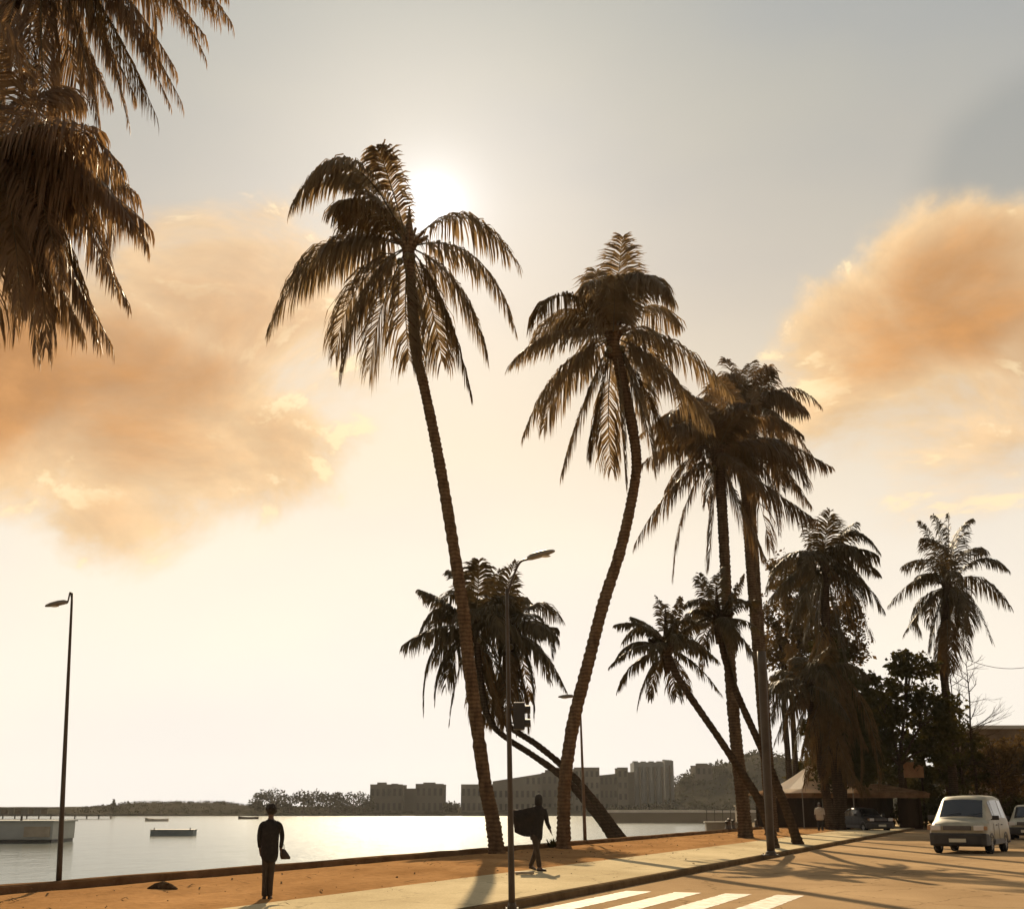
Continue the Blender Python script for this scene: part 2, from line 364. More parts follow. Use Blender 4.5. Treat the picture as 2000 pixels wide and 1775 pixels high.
def sandz(a, e):
    f = min(1, max(0, (E_SAND - e) / .5)) * min(1, max(0, (e - .3) / .4))
    n = noise.noise(Vector((a * .5, e * 1.1, 3))) * .05 + noise.noise(Vector((a * 1.7, e * 2.6, 9))) * .022
    return K + .008 + f * (n + .02)
strip('sand_verge', .28, E_SAND, -34, AMAX + 30, sandz, 'sand', 420, 26)
strip('walkway', E_SAND, E_KERB - .16, -34, AMAX + 30, lambda a, e: K + .008, 'walkway', 4, 2)
def prism(name, e0, e1, z0, z1, a0, a1, m, n=60, jit=.006):
    b = MB(); rs = []; rnd = random.Random(3)
    for i in range(n + 1):
        a = lerp(a0, a1, i / n); j = lambda: rnd.uniform(-jit, jit)
        rs.append([L(a, e0, z0), L(a, e1, z0), L(a, e1 + j(), z1 - .03), L(a, e1 - .03 + j(), z1 + j()), L(a, e0 + .03 + j(), z1 + j()), L(a, e0 + j(), z1 - .03)])
    b.rings(rs); return tag(b.build(name, m), kind='structure')
prism('kerb', E_KERB - .16, E_KERB, -.05, K + .01, -34, AMAX + 30, 'kerb', 130)
prism('sea_wall', 0.0, .28, WZ - 1, K + .16, -34, AMAX + 6, 'parapet', 90, .012)
prism('promenade_base', .2, E_KERB - .1, WZ - 1, K - .01, -34, AMAX + 30, 'sand', 2, 0)
# coast beyond the promenade: low beach bank out to the far shore
bk = MB(); rs = []
for i in range(40):
    t = i / 39; c = lerp(Vector(far_e), coast2, t); w = 1 + noise.noise(Vector((t * 9, 0, 5))) * .8
    rs.append([Vector((c.x - 5 - w, c.y, WZ - .3)), Vector((c.x - 1.5, c.y, WZ + .5)), Vector((c.x + 1, c.y, -.06)), Vector((c.x + 16, c.y, -.03))])
bk.rings(rs, cap=False, closed=False); tag(bk.build('beach', 'shore', smooth=True), kind='structure')
# far shore
def far_h(x, y):
    px = CX + x / y * F
    h = .5 + 1.6 * max(0, min(1, (y - 418) / 40))
    h += .5 * noise.noise(Vector((x * .03, y * .03, 1)))
    def g(c, w): return math.exp(-((px - c) / w) ** 2)
    dep = max(0, min(1, (y - 425) / 60)) * max(0, min(1, (800 - y) / 150))
    flat = max(0, min(1, (px - 205) / 90)) * max(0, min(1, (530 - px) / 70))
    h += 2.0 * flat * max(0, min(1, (y - 425) / 30)) * (1 + .12 * noise.noise(Vector((x * .08, y * .08, 2))))
    hill = 9 * g(1350, 60) + 14 * g(1455, 75) + 15 * g(1580, 120) + 12 * g(1800, 200) + 4 * g(1150, 150)
    hill *= 1 + .28 * noise.noise(Vector((x * .022, y * .022, 7))) + .12 * noise.noise(Vector((x * .08, y * .08, 8)))
    return h + hill * dep
b = MB(); vs = []; nx, ny = 300, 46
for j in range(ny + 1):
    y = 413 + 520 * (j / ny) ** 1.6
    for i in range(nx + 1):
        x = lerp(-520, 560, i / nx); yy = y + (6 * noise.noise(Vector((x * .02, 0, 4))) if j == 0 else 0)
        vs.append((x, yy, WZ - .3 if j == 0 else WZ + far_h(x, yy)))
b.add(vs, [(j * (nx + 1) + i, j * (nx + 1) + i + 1, (j + 1) * (nx + 1) + i + 1, (j + 1) * (nx + 1) + i) for j in range(ny) for i in range(nx)])
tag(b.build('far_shore', 'hill', smooth=True), kind='structure')
# zebra crossing on the road by the kerb
a_z = AE(G(1110, 1751))[0]
road = bpy.data.objects['road']
for k in range(4):
    b = MB(); rnd = random.Random(k)
    e0 = E_KERB + .35 + k * .98; n = 70; vs = []
    for i in range(n + 1):
        a = lerp(a_z - 7.0, a_z + 2.0, i / n)
        vs += [L(a, e0 + noise.noise(Vector((i * .55, k * 7.0, 1))) * .03 + rnd.uniform(-.008, .008), .004), L(a, e0 + .52 + noise.noise(Vector((i * .55, k * 7.0, 5))) * .03 + rnd.uniform(-.008, .008), .004)]
    b.add(vs, [(2 * i, 2 * i + 1, 2 * i + 3, 2 * i + 2) for i in range(n)])
    b.build('crossing_stripe', 'paint', road)
# ------------------------------------------------------------------ palms
def frond_mesh(mb, base, mid, tip, Lf, n, rnd, droop=1.0, rw=.035, lw=.055):
    """one feather leaf: a tapered midrib through base, mid and tip with two rows of hanging leaflets"""
    ctrl = mid * 2 - (base + tip) * .5
    def q(t): return base * (1 - t) ** 2 + ctrl * (2 * t * (1 - t)) + tip * t * t
    def dq(t): return ((ctrl - base) * (1 - t) + (tip - ctrl) * t).normalized()
    ns = 9; pp = [q(i / ns) for i in range(ns + 1)]
    mb.cur = 1; mb.tube(pp, [lerp(rw, .006, (i / ns) ** .8) for i in range(ns + 1)], 4); mb.cur = 0
    hz = tip - base; hz.z = 0
    if hz.length < .3: hz = Vector((rnd.uniform(-1, 1), rnd.uniform(-1, 1), 0))
    sref = hz.normalized().cross(UP)
    for i in range(n):
        t = .10 + .90 * (i + rnd.random() * .6) / n
        t = min(t, .998)
        p = q(t); T = dq(t); s = T.cross(UP)
        s = (s if s.length > .35 else sref).normalized()
        if s.dot(sref) < 0: s = -s
        nup = s.cross(T).normalized()
        prof = (math.sin(math.pi * min(1, .12 + t * .80)) ** .7) * (1.0 if t < .85 else .85)
        for sg in (-1, 1):
            if rnd.random() < .05 or noise.noise(Vector((t * 7, sg * 3.1, base.x * 3 + tip.x))) > .42: continue
            l = Lf * prof * rnd.uniform(.72, 1.12) * (1 - .28 * max(0.0, T.z))
            a = lerp(.35, .85, t) + rnd.uniform(-.12, .12)
            d0 = s * (sg * math.cos(a)) + T * math.sin(a) + nup * .18
            g = droop * rnd.uniform(.65, 1.35) * (1 - .75 * max(0.0, min(1.0, T.z)))
            p1 = p + (d0 - UP * .25 * g).normalized() * (l * .34)
            d1 = (d0 * .8 - UP * 1.0 * g + Vector((rnd.uniform(-.12, .12), rnd.uniform(-.12, .12), 0))).normalized()
            p2 = p1 + d1 * (l * .36)
            d2 = (d1 * .7 - UP * .9 * g).normalized(); p3 = p2 + d2 * (l * .30)
            w = (T * .75 + s * (rnd.uniform(-.7, .7)) + nup * rnd.uniform(-.3, .3)).normalized() * (lw * rnd.uniform(.75, 1.2) * .5)
            mb.add([p - w * .5, p + w * .5, p1 + w, p1 - w, p2 + w * .8, p2 - w * .8, p3], [(0, 1, 2, 3), (3, 2, 4, 5), (5, 4, 6)])
def palm(label, base, Y, path, cen, fronds, Lm=4.6, Lf=1.25, extra=6, seed=1, mleaf='palm_leaf', bark='bark', dead=(), group='coconut palms by the sea',
         droop=1.0, nleaf=64, ydep=0.0, exup=(-.2, 1.2), nuts=5, lw=.055, name='palm_tree'):
    rnd = random.Random(seed)
    b0 = P(base[0], base[1], Y) if Y else G(*base, K)
    Yb = b0.y; root = Vector((b0.x, b0.y, 0.0))
    r = empty(name, root, 0, label, 'palm tree', group)
    n = len(path); pts = []; rad = []
    for i, (x, y, w) in enumerate(path):
        yy = Yb + ydep * i / max(1, n - 1)
        pts.append(P(x, y, yy)); rad.append(w * S(x, y, yy) * .43)
    pts[0].z = min(pts[0].z, 0) - .1
    yc = Yb + ydep
    c = P(cen[0], cen[1], yc)
    pts.append(c + (pts[-1] - c) * .12); rad.append(rad[-1] * .9)
    cp_ = catmull([p - root for p in pts], 16); m = len(cp_) - 1
    rr = []
    for i in range(m + 1):
        f = i / m * (len(rad) - 1); k = min(int(f), len(rad) - 2)
        rr.append(lerp(rad[k], rad[k + 1], f - k))
    # ring scars
    tot = sum((cp_[i + 1] - cp_[i]).length for i in range(m)); cnt = int(min(190, tot / .11)); tp = []; tr = []
    for i in range(cnt + 1):
        f = i / cnt * m; k = min(int(f), m - 1); tp.append(cp_[k].lerp(cp_[k + 1], f - k))
        q = lerp(rr[k], rr[k + 1], f - k); tr.append(q * (1 + (.06 if i % 2 else -.05) + rnd.uniform(-.06, .06)) + (.45 * q * math.exp(-i * .11 / .38) if i * .11 < 2 else 0))
    tb = MB(); tb.tube(tp, tr, 12); tb.build('trunk', bark, r, smooth=True)
    cl = c - root
    # crown heart with leaf bases and nuts
    cb = MB(); hr = rr[-1]
    cb.tube([cl + UP * z for z in (-.9, -.4, 0, .5, 1.1, 1.6)], [hr * .9, hr * 1.25, hr * 1.35, hr * 1.0, hr * .45, .02], 9)
    for i in range(12):
        a = i * 2.4; dr = Vector((math.cos(a), math.sin(a), .55)).normalized()
        cb.tube([cl - UP * .35, cl + dr * .4, cl + dr * .8], [.09, .075, .05], 5)
    cb.cur = 1
    for i in range(nuts):
        a = rnd.uniform(0, 6.28); cb.ball(cl + Vector((math.cos(a) * (hr + .16), math.sin(a) * (hr + .16), -.55 - rnd.random() * .35)), (.12, .12, .15), 7, 5)
    cr = cb.build('crown', [bark, 'coconut'], r, smooth=True)
    for i, fr in enumerate(fronds):
        mx, my, tx, ty = fr[:4]
        pr = (P(tx, ty, yc) - c).length
        dep = math.sqrt(max(0.0, Lm * Lm * rnd.uniform(.75, 1.05) - pr * pr)) * .62
        sg = fr[4] if len(fr) > 4 else (1 if i % 2 else -1)
        ym, yt = yc + sg * dep * .62, yc + sg * dep
        mb = MB(); frond_mesh(mb, cl + (P(mx, my, yc) - c) * .04, P(mx, my, ym) - root, P(tx, ty, yt) - root, Lf * rnd.uniform(.72, 1.15), int(nleaf * rnd.uniform(.65, 1.1)), rnd, droop * rnd.uniform(.75, 1.3), lw=lw)
        mb.build('frond', ['dead_frond' if rnd.random() < .10 else mleaf, 'rachis'], cr)
    for i in range(extra):
        a = i * 2.399 + rnd.random(); e = rnd.uniform(*exup); l = Lm * rnd.uniform(.7, 1.0)
        az = Vector((math.cos(a), math.sin(a), 0)); e2 = e - rnd.uniform(.9, 1.5)
        mid = cl + (az * math.cos(e) + UP * math.sin(e)) * l * .52; tip = mid + (az * math.cos(e2) + UP * math.sin(e2)) * l * .46
        mb = MB(); frond_mesh(mb, Vector(cl), mid, tip, Lf * rnd.uniform(.7, 1.1), int(nleaf * rnd.uniform(.6, 1)), rnd, droop * rnd.uniform(.5, 1.2), lw=lw); mb.build('frond', [mleaf, 'rachis'], cr)
    for (bx, by, mx, my, tx, ty) in dead:
        yy = yc + rnd.uniform(-1.2, 1.2)
        mb = MB(); frond_mesh(mb, P(bx, by, yc) - root, P(mx, my, yy) - root, P(tx, ty, yy) - root, Lf * .9, nleaf, rnd, 1.6, lw=lw)
        tag(mb.build('frond', ['dead_frond', 'rachis'], cr), 'dry brown hanging frond')
    return r
palm('tall slim coconut palm whose crown covers the sun', (972, 1668), 0,
     [(973, 1668, 36), (962, 1600, 34), (946, 1520, 30), (916, 1300, 29), (903, 1180, 28), (870, 970, 25), (848, 850, 24), (826, 745, 23), (812, 680, 25)], (798, 480),
     [(680, 322, 570, 402, -1), (635, 490, 524, 648, -1), (665, 470, 560, 560, 1), (712, 575, 668, 728, -1), (748, 595, 722, 722, 1), (792, 600, 800, 705, -1), (868, 600, 920, 768, -1), (842, 600, 862, 705, 1),
      (925, 500, 1004, 640, -1), (905, 425, 1014, 520, 1), (735, 380, 690, 325, 1), (758, 345, 735, 288, -1), (700, 400, 650, 420, 1), (700, 560, 655, 690, 1), (895, 560, 950, 690, 1), (720, 400, 668, 395, -1), (745, 425, 690, 445, 1), (715, 370, 655, 345, 1)],
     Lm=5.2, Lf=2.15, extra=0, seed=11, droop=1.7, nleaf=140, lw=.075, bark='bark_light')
palm('curved coconut palm bowed to the right, second tallest crown', (1100, 1657), 0,
     [(1101, 1657, 32), (1101, 1590, 30), (1104, 1520, 29), (1120, 1410, 29), (1150, 1290, 28), (1178, 1180, 27), (1210, 1080, 25), (1232, 985, 23), (1243, 910, 22), (1236, 840, 24), (1215, 740, 26)], (1197, 658),
     [(1105, 580, 1050, 606, -1), (1085, 650, 996, 712, -1), (1092, 722, 1022, 852, -1), (1140, 790, 1098, 922, -1), (1168, 800, 1152, 880, 1), (1212, 800, 1222, 945, -1),
      (1262, 770, 1325, 895, -1), (1292, 715, 1388, 825, -1), (1310, 666, 1428, 770, -1), (1256, 602, 1326, 635, 1), (1240, 542, 1314, 580, -1), (1180, 560, 1142, 556, -1), (1206, 560, 1216, 462, 1),
      (1175, 580, 1150, 600, 1), (1215, 570, 1240, 540, 1), (1150, 680, 1110, 760, 1), (1235, 720, 1270, 800, 1), (1200, 600, 1200, 540, -1), (1185, 590, 1165, 530, 1), (1105, 735, 1062, 835, 1), (1188, 800, 1195, 915, 1), (1250, 785, 1278, 905, 1), (1130, 620, 1085, 640, 1)],
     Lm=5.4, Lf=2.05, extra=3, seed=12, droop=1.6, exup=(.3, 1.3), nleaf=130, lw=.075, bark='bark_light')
palm('tall straight palm with long fronds trailing down to the left, dark trunk beside the pole', (1457, 1637), 0,
     [(1457, 1637, 34), (1450, 1560, 30), (1438, 1450, 29), (1427, 1320, 27), (1420, 1180, 25), (1414, 1060, 24), (1408, 960, 25)], (1400, 885),
     [(1318, 945, 1242, 1058, -1), (1340, 985, 1315, 1128, -1), (1392, 1000, 1384, 1105, -1), (1325, 868, 1255, 905, 1), (1340, 830, 1288, 850, -1), (1375, 800, 1340, 770, 1), (1490, 945, 1592, 1015, -1), (1440, 980, 1492, 1085, 1),
      (1410, 800, 1400, 735, 1), (1470, 860, 1545, 900, 1), (1350, 900, 1300, 960, 1), (1430, 820, 1460, 790, -1), (1370, 850, 1330, 850, 1), (1440, 900, 1490, 960, -1)], Lm=5.6, Lf=2.0, extra=7, seed=13, mleaf='palm_leaf_mid', droop=1.6, nleaf=120, lw=.08)
palm('palm with a slim pale straight trunk rising right behind the plain pole', (1506, 1630), 66,
     [(1506, 1634, 24), (1496, 1500, 22), (1480, 1290, 21), (1467, 1130, 20), (1457, 990, 20)], (1450, 900),
     [(1395, 850, 1345, 905, 1), (1500, 930, 1522, 1045, -1), (1480, 970, 1505, 1070, 1), (1525, 880, 1575, 950, -1), (1425, 830, 1400, 770, -1), (1460, 820, 1470, 760, 1), (1410, 900, 1380, 980, -1)], Lm=5.2, Lf=1.9, extra=8, seed=14, mleaf='palm_leaf_mid', droop=1.5, nleaf=100, lw=.085)
palm('palm with the highest crown right of the curved palm, fronds spread to the right', (1512, 1622), 74,
     [(1512, 1626, 20), (1502, 1480, 19), (1490, 1300, 18), (1478, 1130, 17), (1468, 980, 18), (1468, 900, 19)], (1470, 810),
     [(1438, 745, 1418, 702, 1), (1486, 760, 1500, 716, -1), (1515, 762, 1562, 795, -1), (1530, 835, 1588, 895, 1), (1545, 868, 1620, 910, -1), (1530, 910, 1582, 985, -1), (1415, 790, 1372, 830, -1), (1430, 880, 1400, 960, 1),
      (1500, 890, 1560, 950, 1), (1460, 740, 1472, 705, 1), (1450, 770, 1425, 740, -1), (1500, 800, 1530, 850, -1), (1400, 765, 1375, 790, 1)], Lm=5.6, Lf=1.95, extra=9, seed=15, mleaf='palm_leaf_mid', droop=1.5, nleaf=100, lw=.085)
palm('steeply leaning palm, lower trunk of the crossing pair, crown left of the lamp post', (1204, 1641), 57,
     [(1208, 1643, 20), (1160, 1585, 18), (1105, 1522, 16), (1040, 1474, 14), (995, 1445, 13), (962, 1415, 13), (945, 1370, 14), (936, 1300, 15)], (928, 1225),
     [(872, 1180, 820, 1152, -1), (855, 1225, 788, 1258, -1), (850, 1260, 828, 1392, -1), (870, 1280, 850, 1370, 1), (898, 1300, 878, 1410, -1), (905, 1150, 880, 1115, 1), (934, 1150, 936, 1095, -1), (955, 1160, 978, 1112, 1),
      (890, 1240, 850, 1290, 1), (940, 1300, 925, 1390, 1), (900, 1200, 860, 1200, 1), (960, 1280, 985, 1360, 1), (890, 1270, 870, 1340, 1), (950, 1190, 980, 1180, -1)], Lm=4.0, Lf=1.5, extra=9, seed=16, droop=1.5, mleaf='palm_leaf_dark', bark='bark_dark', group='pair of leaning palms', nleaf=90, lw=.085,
     dead=[(938, 1260, 950, 1330, 962, 1418), (942, 1260, 935, 1340, 940, 1410), (945, 1280, 965, 1350, 980, 1415)])
palm('steeply leaning palm, upper trunk of the crossing pair, crown behind the lamp post', (1222, 1639), 58.5,
     [(1222, 1641, 20), (1170, 1575, 17), (1112, 1508, 15), (1050, 1455, 14), (1000, 1422, 13), (978, 1390, 14), (984, 1320, 15)], (1000, 1235),
     [(990, 1160, 1008, 1096, -1), (1040, 1212, 1084, 1240, -1), (1048, 1225, 1085, 1225, 1), (1052, 1262, 1104, 1345, -1), (1032, 1290, 1042, 1402, -1), (1008, 1320, 1022, 1418, -1), (972, 1310, 962, 1402, 1), (1005, 1170, 1040, 1180, 1),
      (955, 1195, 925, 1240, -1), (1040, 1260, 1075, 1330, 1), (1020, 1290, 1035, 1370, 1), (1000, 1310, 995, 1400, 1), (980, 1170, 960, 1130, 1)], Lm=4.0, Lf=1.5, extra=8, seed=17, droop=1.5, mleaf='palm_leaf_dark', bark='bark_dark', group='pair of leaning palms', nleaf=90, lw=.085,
     dead=[(998, 1260, 990, 1340, 985, 1420), (1000, 1260, 1008, 1340, 1012, 1425), (996, 1270, 972, 1340, 965, 1410), (1002, 1270, 1025, 1350, 1030, 1420)])
palm('leaning palm with a small round crown standing clear against the sky over the far towers', (1512, 1655), 46.5,
     [(1514, 1660, 24), (1504, 1622, 22), (1487, 1572, 20), (1460, 1525, 18), (1430, 1480, 17), (1400, 1435, 16), (1370, 1392, 16), (1338, 1345, 16), (1318, 1312, 16)], (1302, 1268),
     [(1298, 1210, 1282, 1165, 1), (1318, 1210, 1330, 1168, -1), (1255, 1222, 1200, 1220, -1), (1245, 1262, 1190, 1302, -1), (1242, 1292, 1206, 1348, 1), (1265, 1315, 1245, 1384, -1), (1330, 1312, 1345, 1352, 1), (1352, 1292, 1408, 1355, -1),
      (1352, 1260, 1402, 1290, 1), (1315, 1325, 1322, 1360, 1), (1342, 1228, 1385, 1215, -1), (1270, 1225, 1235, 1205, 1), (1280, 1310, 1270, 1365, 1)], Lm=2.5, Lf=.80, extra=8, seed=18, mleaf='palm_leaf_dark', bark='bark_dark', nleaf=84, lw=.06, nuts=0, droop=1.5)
palm('leaning palm with a ragged crown half hidden behind the tall straight trunks', (1560, 1645), 51,
     [(1562, 1650, 24), (1548, 1615, 22), (1528, 1560, 20), (1506, 1505, 18), (1480, 1445, 17), (1455, 1390, 16), (1432, 1335, 16), (1415, 1280, 17)], (1402, 1215),
     [(1372, 1172, 1338, 1182, -1), (1400, 1155, 1412, 1108, 1), (1360, 1212, 1328, 1268, -1), (1380, 1255, 1368, 1320, 1), (1442, 1180, 1484, 1172, -1), (1445, 1242, 1485, 1305, 1), (1422, 1285, 1442, 1355, -1), (1430, 1165, 1452, 1122, -1),
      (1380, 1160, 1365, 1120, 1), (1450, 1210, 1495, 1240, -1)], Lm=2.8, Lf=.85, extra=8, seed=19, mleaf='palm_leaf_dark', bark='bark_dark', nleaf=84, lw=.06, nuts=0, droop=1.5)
palm('old palm over the pavilion with a long skirt of dead hanging fronds', (1640, 1618), 80,
     [(1640, 1614, 26), (1636, 1540, 24), (1625, 1400, 22), (1615, 1250, 20), (1611, 1160, 20)], (1610, 1100),
     [(1588, 1052, 1566, 1003, 1), (1612, 1050, 1622, 998, -1), (1636, 1056, 1668, 1022, 1), (1662, 1072, 1712, 1082, -1), (1670, 1095, 1716, 1120, 1), (1672, 1128, 1724, 1190, -1), (1655, 1155, 1704, 1245, -1), (1562, 1075, 1508, 1112, -1),
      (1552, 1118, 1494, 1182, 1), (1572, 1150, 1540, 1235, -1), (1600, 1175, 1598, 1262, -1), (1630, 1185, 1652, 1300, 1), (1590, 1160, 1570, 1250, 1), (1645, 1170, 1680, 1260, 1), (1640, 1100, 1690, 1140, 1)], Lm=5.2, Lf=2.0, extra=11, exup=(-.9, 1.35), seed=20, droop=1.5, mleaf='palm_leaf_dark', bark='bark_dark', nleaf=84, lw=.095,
     dead=[(1622, 1200 + 22 * k, 1622 + (k % 5 - 2) * 16, 1290 + 22 * k, 1632 + (k % 5 - 2) * 30, 1388 + 17 * k) for k in range(10)] + [(1630, 1300, 1600 + 24 * k, 1400, 1572 + 36 * k, 1532) for k in range(5)], group='palms beside the pavilion')
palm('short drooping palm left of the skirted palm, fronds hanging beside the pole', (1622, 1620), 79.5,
     [(1624, 1618, 22), (1612, 1540, 20), (1594, 1450, 18), (1584, 1390, 18)], (1578, 1340),
     [(1540, 1345, 1504, 1412, -1), (1545, 1375, 1514, 1446, 1), (1568, 1395, 1548, 1484, -1), (1540, 1310, 1508, 1322, 1), (1600, 1300, 1622, 1262, -1), (1560, 1295, 1540, 1258, 1), (1615, 1350, 1658, 1402, -1), (1600, 1390, 1612, 1470, 1), (1556, 1370, 1530, 1440, -1)],
     Lm=4.6, Lf=1.8, extra=9, exup=(-.9, 1.2), seed=21, droop=1.5, mleaf='palm_leaf_dark', bark='bark_dark', nleaf=84, lw=.095, group='palms beside the pavilion')
palm('lone palm standing farthest right with old fronds hanging round its trunk', (1866, 1612), 92,
     [(1866, 1614, 22), (1862, 1530, 20), (1852, 1400, 18), (1842, 1290, 18), (1846, 1210, 20)], (1850, 1145),
     [(1822, 1065, 1795, 1018, 1), (1840, 1060, 1822, 1008, -1), (1866, 1055, 1896, 1014, 1), (1812, 1095, 1762, 1106, -1), (1800, 1126, 1734, 1182, 1), (1812, 1170, 1766, 1238, -1), (1830, 1200, 1814, 1272, 1), (1912, 1092, 1970, 1114, -1),
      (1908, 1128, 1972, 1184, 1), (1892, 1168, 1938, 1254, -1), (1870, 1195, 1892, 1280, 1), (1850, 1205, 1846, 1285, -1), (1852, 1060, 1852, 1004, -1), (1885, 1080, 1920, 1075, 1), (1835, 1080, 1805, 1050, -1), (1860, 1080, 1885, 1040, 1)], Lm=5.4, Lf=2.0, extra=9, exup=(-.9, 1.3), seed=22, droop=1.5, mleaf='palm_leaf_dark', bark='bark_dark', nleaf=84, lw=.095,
     dead=[(1848, 1200, 1835 + 8 * k, 1250, 1830 + 9 * k, 1310) for k in range(4)], group='palms beside the pavilion')
# the two near palms whose crowns hang into the top left corner
palm('near palm leaning in from the left edge, its long fronds hanging lowest', (-420, 1740), 21.5,
     [(-420, 1790, 44), (-390, 1500, 40), (-330, 1150, 36), (-240, 800, 34), (-140, 520, 34)], (-25, 320),
     [(110, 330, 225, 560, -1), (120, 290, 285, 470, -1), (70, 410, 215, 670, -1), (60, 450, 160, 640, 1), (40, 430, 70, 690, -1), (20, 440, 30, 640, 1), (0, 430, -20, 660, -1), (100, 260, 265, 380, 1), (120, 250, 240, 330, -1),
      (80, 370, 180, 600, 1), (30, 480, 110, 600, 1), (60, 350, 120, 560, -1), (-80, 420, -150, 600, 1), (-140, 300, -260, 420, -1), (-100, 200, -200, 200, 1), (10, 180, 60, 130, 1), (90, 300, 200, 440, 1), (15, 380, 40, 600, -1), (130, 330, 290, 440, -1), (110, 370, 250, 590, 1), (90, 420, 190, 660, 1), (60, 460, 90, 680, -1), (60, 250, 190, 250, -1), (50, 200, 150, 190, 1)], Lm=4.2, Lf=1.6, extra=3, seed=31, droop=1.9, nleaf=150, lw=.05, mleaf='palm_leaf_near', group='near palms at the top left', nuts=9)
palm('near palm reaching in over the top left corner, only its hanging fronds in view', (-470, 1760), 23.5,
     [(-470, 1800, 44), (-420, 1400, 40), (-310, 900, 36), (-150, 400, 34), (0, 60, 34)], (85, -110),
     [(190, -60, 330, 200, -1), (170, -20, 250, 240, 1), (220, -110, 400, 70, -1), (230, -130, 420, 20, 1), (140, 20, 190, 230, -1), (100, 40, 110, 260, -1), (60, 40, 50, 240, 1), (30, 0, 0, 180, -1), (190, 0, 300, 215, 1),
      (150, 60, 215, 190, 1), (-40, -60, -140, 100, 1), (260, -140, 440, -20, -1), (200, -60, 340, 130, 1), (120, 30, 150, 160, 1), (210, -30, 350, 190, -1), (250, -100, 400, 110, 1), (280, -120, 450, 40, -1), (80, 60, 90, 200, -1), (20, 60, 10, 230, 1), (160, -10, 260, 180, -1)], Lm=4.5, Lf=1.6, extra=3, seed=32, droop=1.9, nleaf=150, lw=.05, mleaf='palm_leaf_near', group='near palms at the top left')
# ------------------------------------------------------------------ broadleaf trees and shrubs
def leaf_cloud(mb, c, r, n, size, rnd, shell=.45):
    for _ in range(n):
        while True:
            v = Vector((rnd.uniform(-1, 1), rnd.uniform(-1, 1), rnd.uniform(-1, 1)))
            if .05 < v.length < 1: break
        v = v.normalized() * (v.length ** shell)
        k = 1 + .6 * noise.noise(Vector((v.x * 2.3 + c.x, v.y * 2.3 + c.y, v.z * 2.3 + c.z)))
        p = c + Vector((v.x * r[0], v.y * r[1], v.z * r[2])) * k
        a = Vector((rnd.gauss(0, 1), rnd.gauss(0, 1), rnd.gauss(0, .7))).normalized(); b = a.orthogonal().normalized()
        b = (b * math.cos(rnd.uniform(0, 6.3)) + a.cross(b) * math.sin(rnd.uniform(0, 6.3))).normalized()
        s = size * rnd.uniform(.6, 1.4)
        mb.add([p, p + a * s * .5 + b * s * .28, p + a * s, p + a * s * .5 - b * s * .28], [(0, 1, 2, 3)])
def limb(mb, p, d, l, r, lv, rnd, tips, spread=.6):
    pts = [p]; q = Vector(p); dd = d.normalized()
    for i in range(4):
        dd = (dd + Vector((rnd.uniform(-1, 1), rnd.uniform(-1, 1), rnd.uniform(-.3, .7))) * .16).normalized(); q = q + dd * l / 4; pts.append(q.copy())
    mb.tube(pts, [r * (1 - .4 * i / 4) for i in range(5)], 6 if lv > 1 else 4)
    if lv == 0: tips.append((q, dd)); return
    for i in range(3 if lv > 1 else rnd.randint(2, 3)):
        nd_ = (dd + Vector((rnd.uniform(-1, 1), rnd.uniform(-1, 1), rnd.uniform(-.35, .6))) * spread).normalized()
        limb(mb, pts[rnd.randint(2, 4)] if i else q, nd_, l * rnd.uniform(.6, .8), r * .55, lv - 1, rnd, tips, spread)
def tree(label, px, Y, blobs, m='leaf_dark', n=2600, size=.34, seed=1, group=None, trunk_r=.22, name='broadleaf_tree', cat='tree', bark='bark_dark', topz=None):
    """blobs: (px, py, radius px) seen at depth Y"""
    rnd = random.Random(seed)
    b0 = P(px, HOR, Y); root = Vector((b0.x, Y, 0)); r = empty(name, root, 0, label, cat, group)
    cs = []
    for (x, y, q) in blobs:
        yy = Y + rnd.uniform(-.6, .6) * q * Y / F; cs.append((P(x, y, yy) - root, q * S(x, y, Y)))
    tb = MB(); low = min(c.z - q * .6 for c, q in cs); fork = Vector((rnd.uniform(-.1, .1), 0, max(.4, low)))
    tb.tube([(0, 0, -.15), (rnd.uniform(-.06, .06), 0, fork.z * .5), fork], [trunk_r * 1.35, trunk_r, trunk_r * .85], 9)
    for c, q in cs:
        mid = fork.lerp(c, .5) + Vector((rnd.uniform(-.3, .3), rnd.uniform(-.3, .3), .2)) * q * .3
        tb.tube(catmull([fork - UP * .1, mid, c], 5), [lerp(trunk_r * .6, .03, i / 10) for i in range(11)], 6)
        for k in range(5):
            v = Vector((rnd.uniform(-1, 1), rnd.uniform(-1, 1), rnd.uniform(-.6, 1))).normalized()
            tb.tube([mid.lerp(c, rnd.random()), c + v * q * .5, c + v * q * .95], [trunk_r * .22, trunk_r * .12, .012], 4)
    tb.build('trunk', bark, r, smooth=True)
    mb = MB(); tot = sum(q * q for c, q in cs)
    for c, q in cs:
        k = int(n * q * q / tot)
        for _ in range(14):
            v = Vector((rnd.uniform(-1, 1), rnd.uniform(-1, 1), rnd.uniform(-.8, 1))).normalized() * q * rnd.uniform(.4, 1.05); e_ = rnd.uniform(.22, .42)
            leaf_cloud(mb, c + v, (q * e_, q * e_, q * e_ * .8), k // 16, size * rnd.uniform(.8, 1.25), rnd)
        leaf_cloud(mb, c, (q * .85, q * .85, q * .8), k * 2 // 16, size, rnd)
    mb.build('crown', m, r); return r
tree('ivy clad dark tree filling the space behind the dead frond skirt', 1650, 83.5, [(1620, 1285, 42), (1642, 1345, 52), (1652, 1415, 58), (1640, 1480, 62), (1690, 1490, 50), (1600, 1440, 40), (1690, 1340, 36)], 'leaf_dark', 9500, .34, 46, 'trees behind the pavilion')
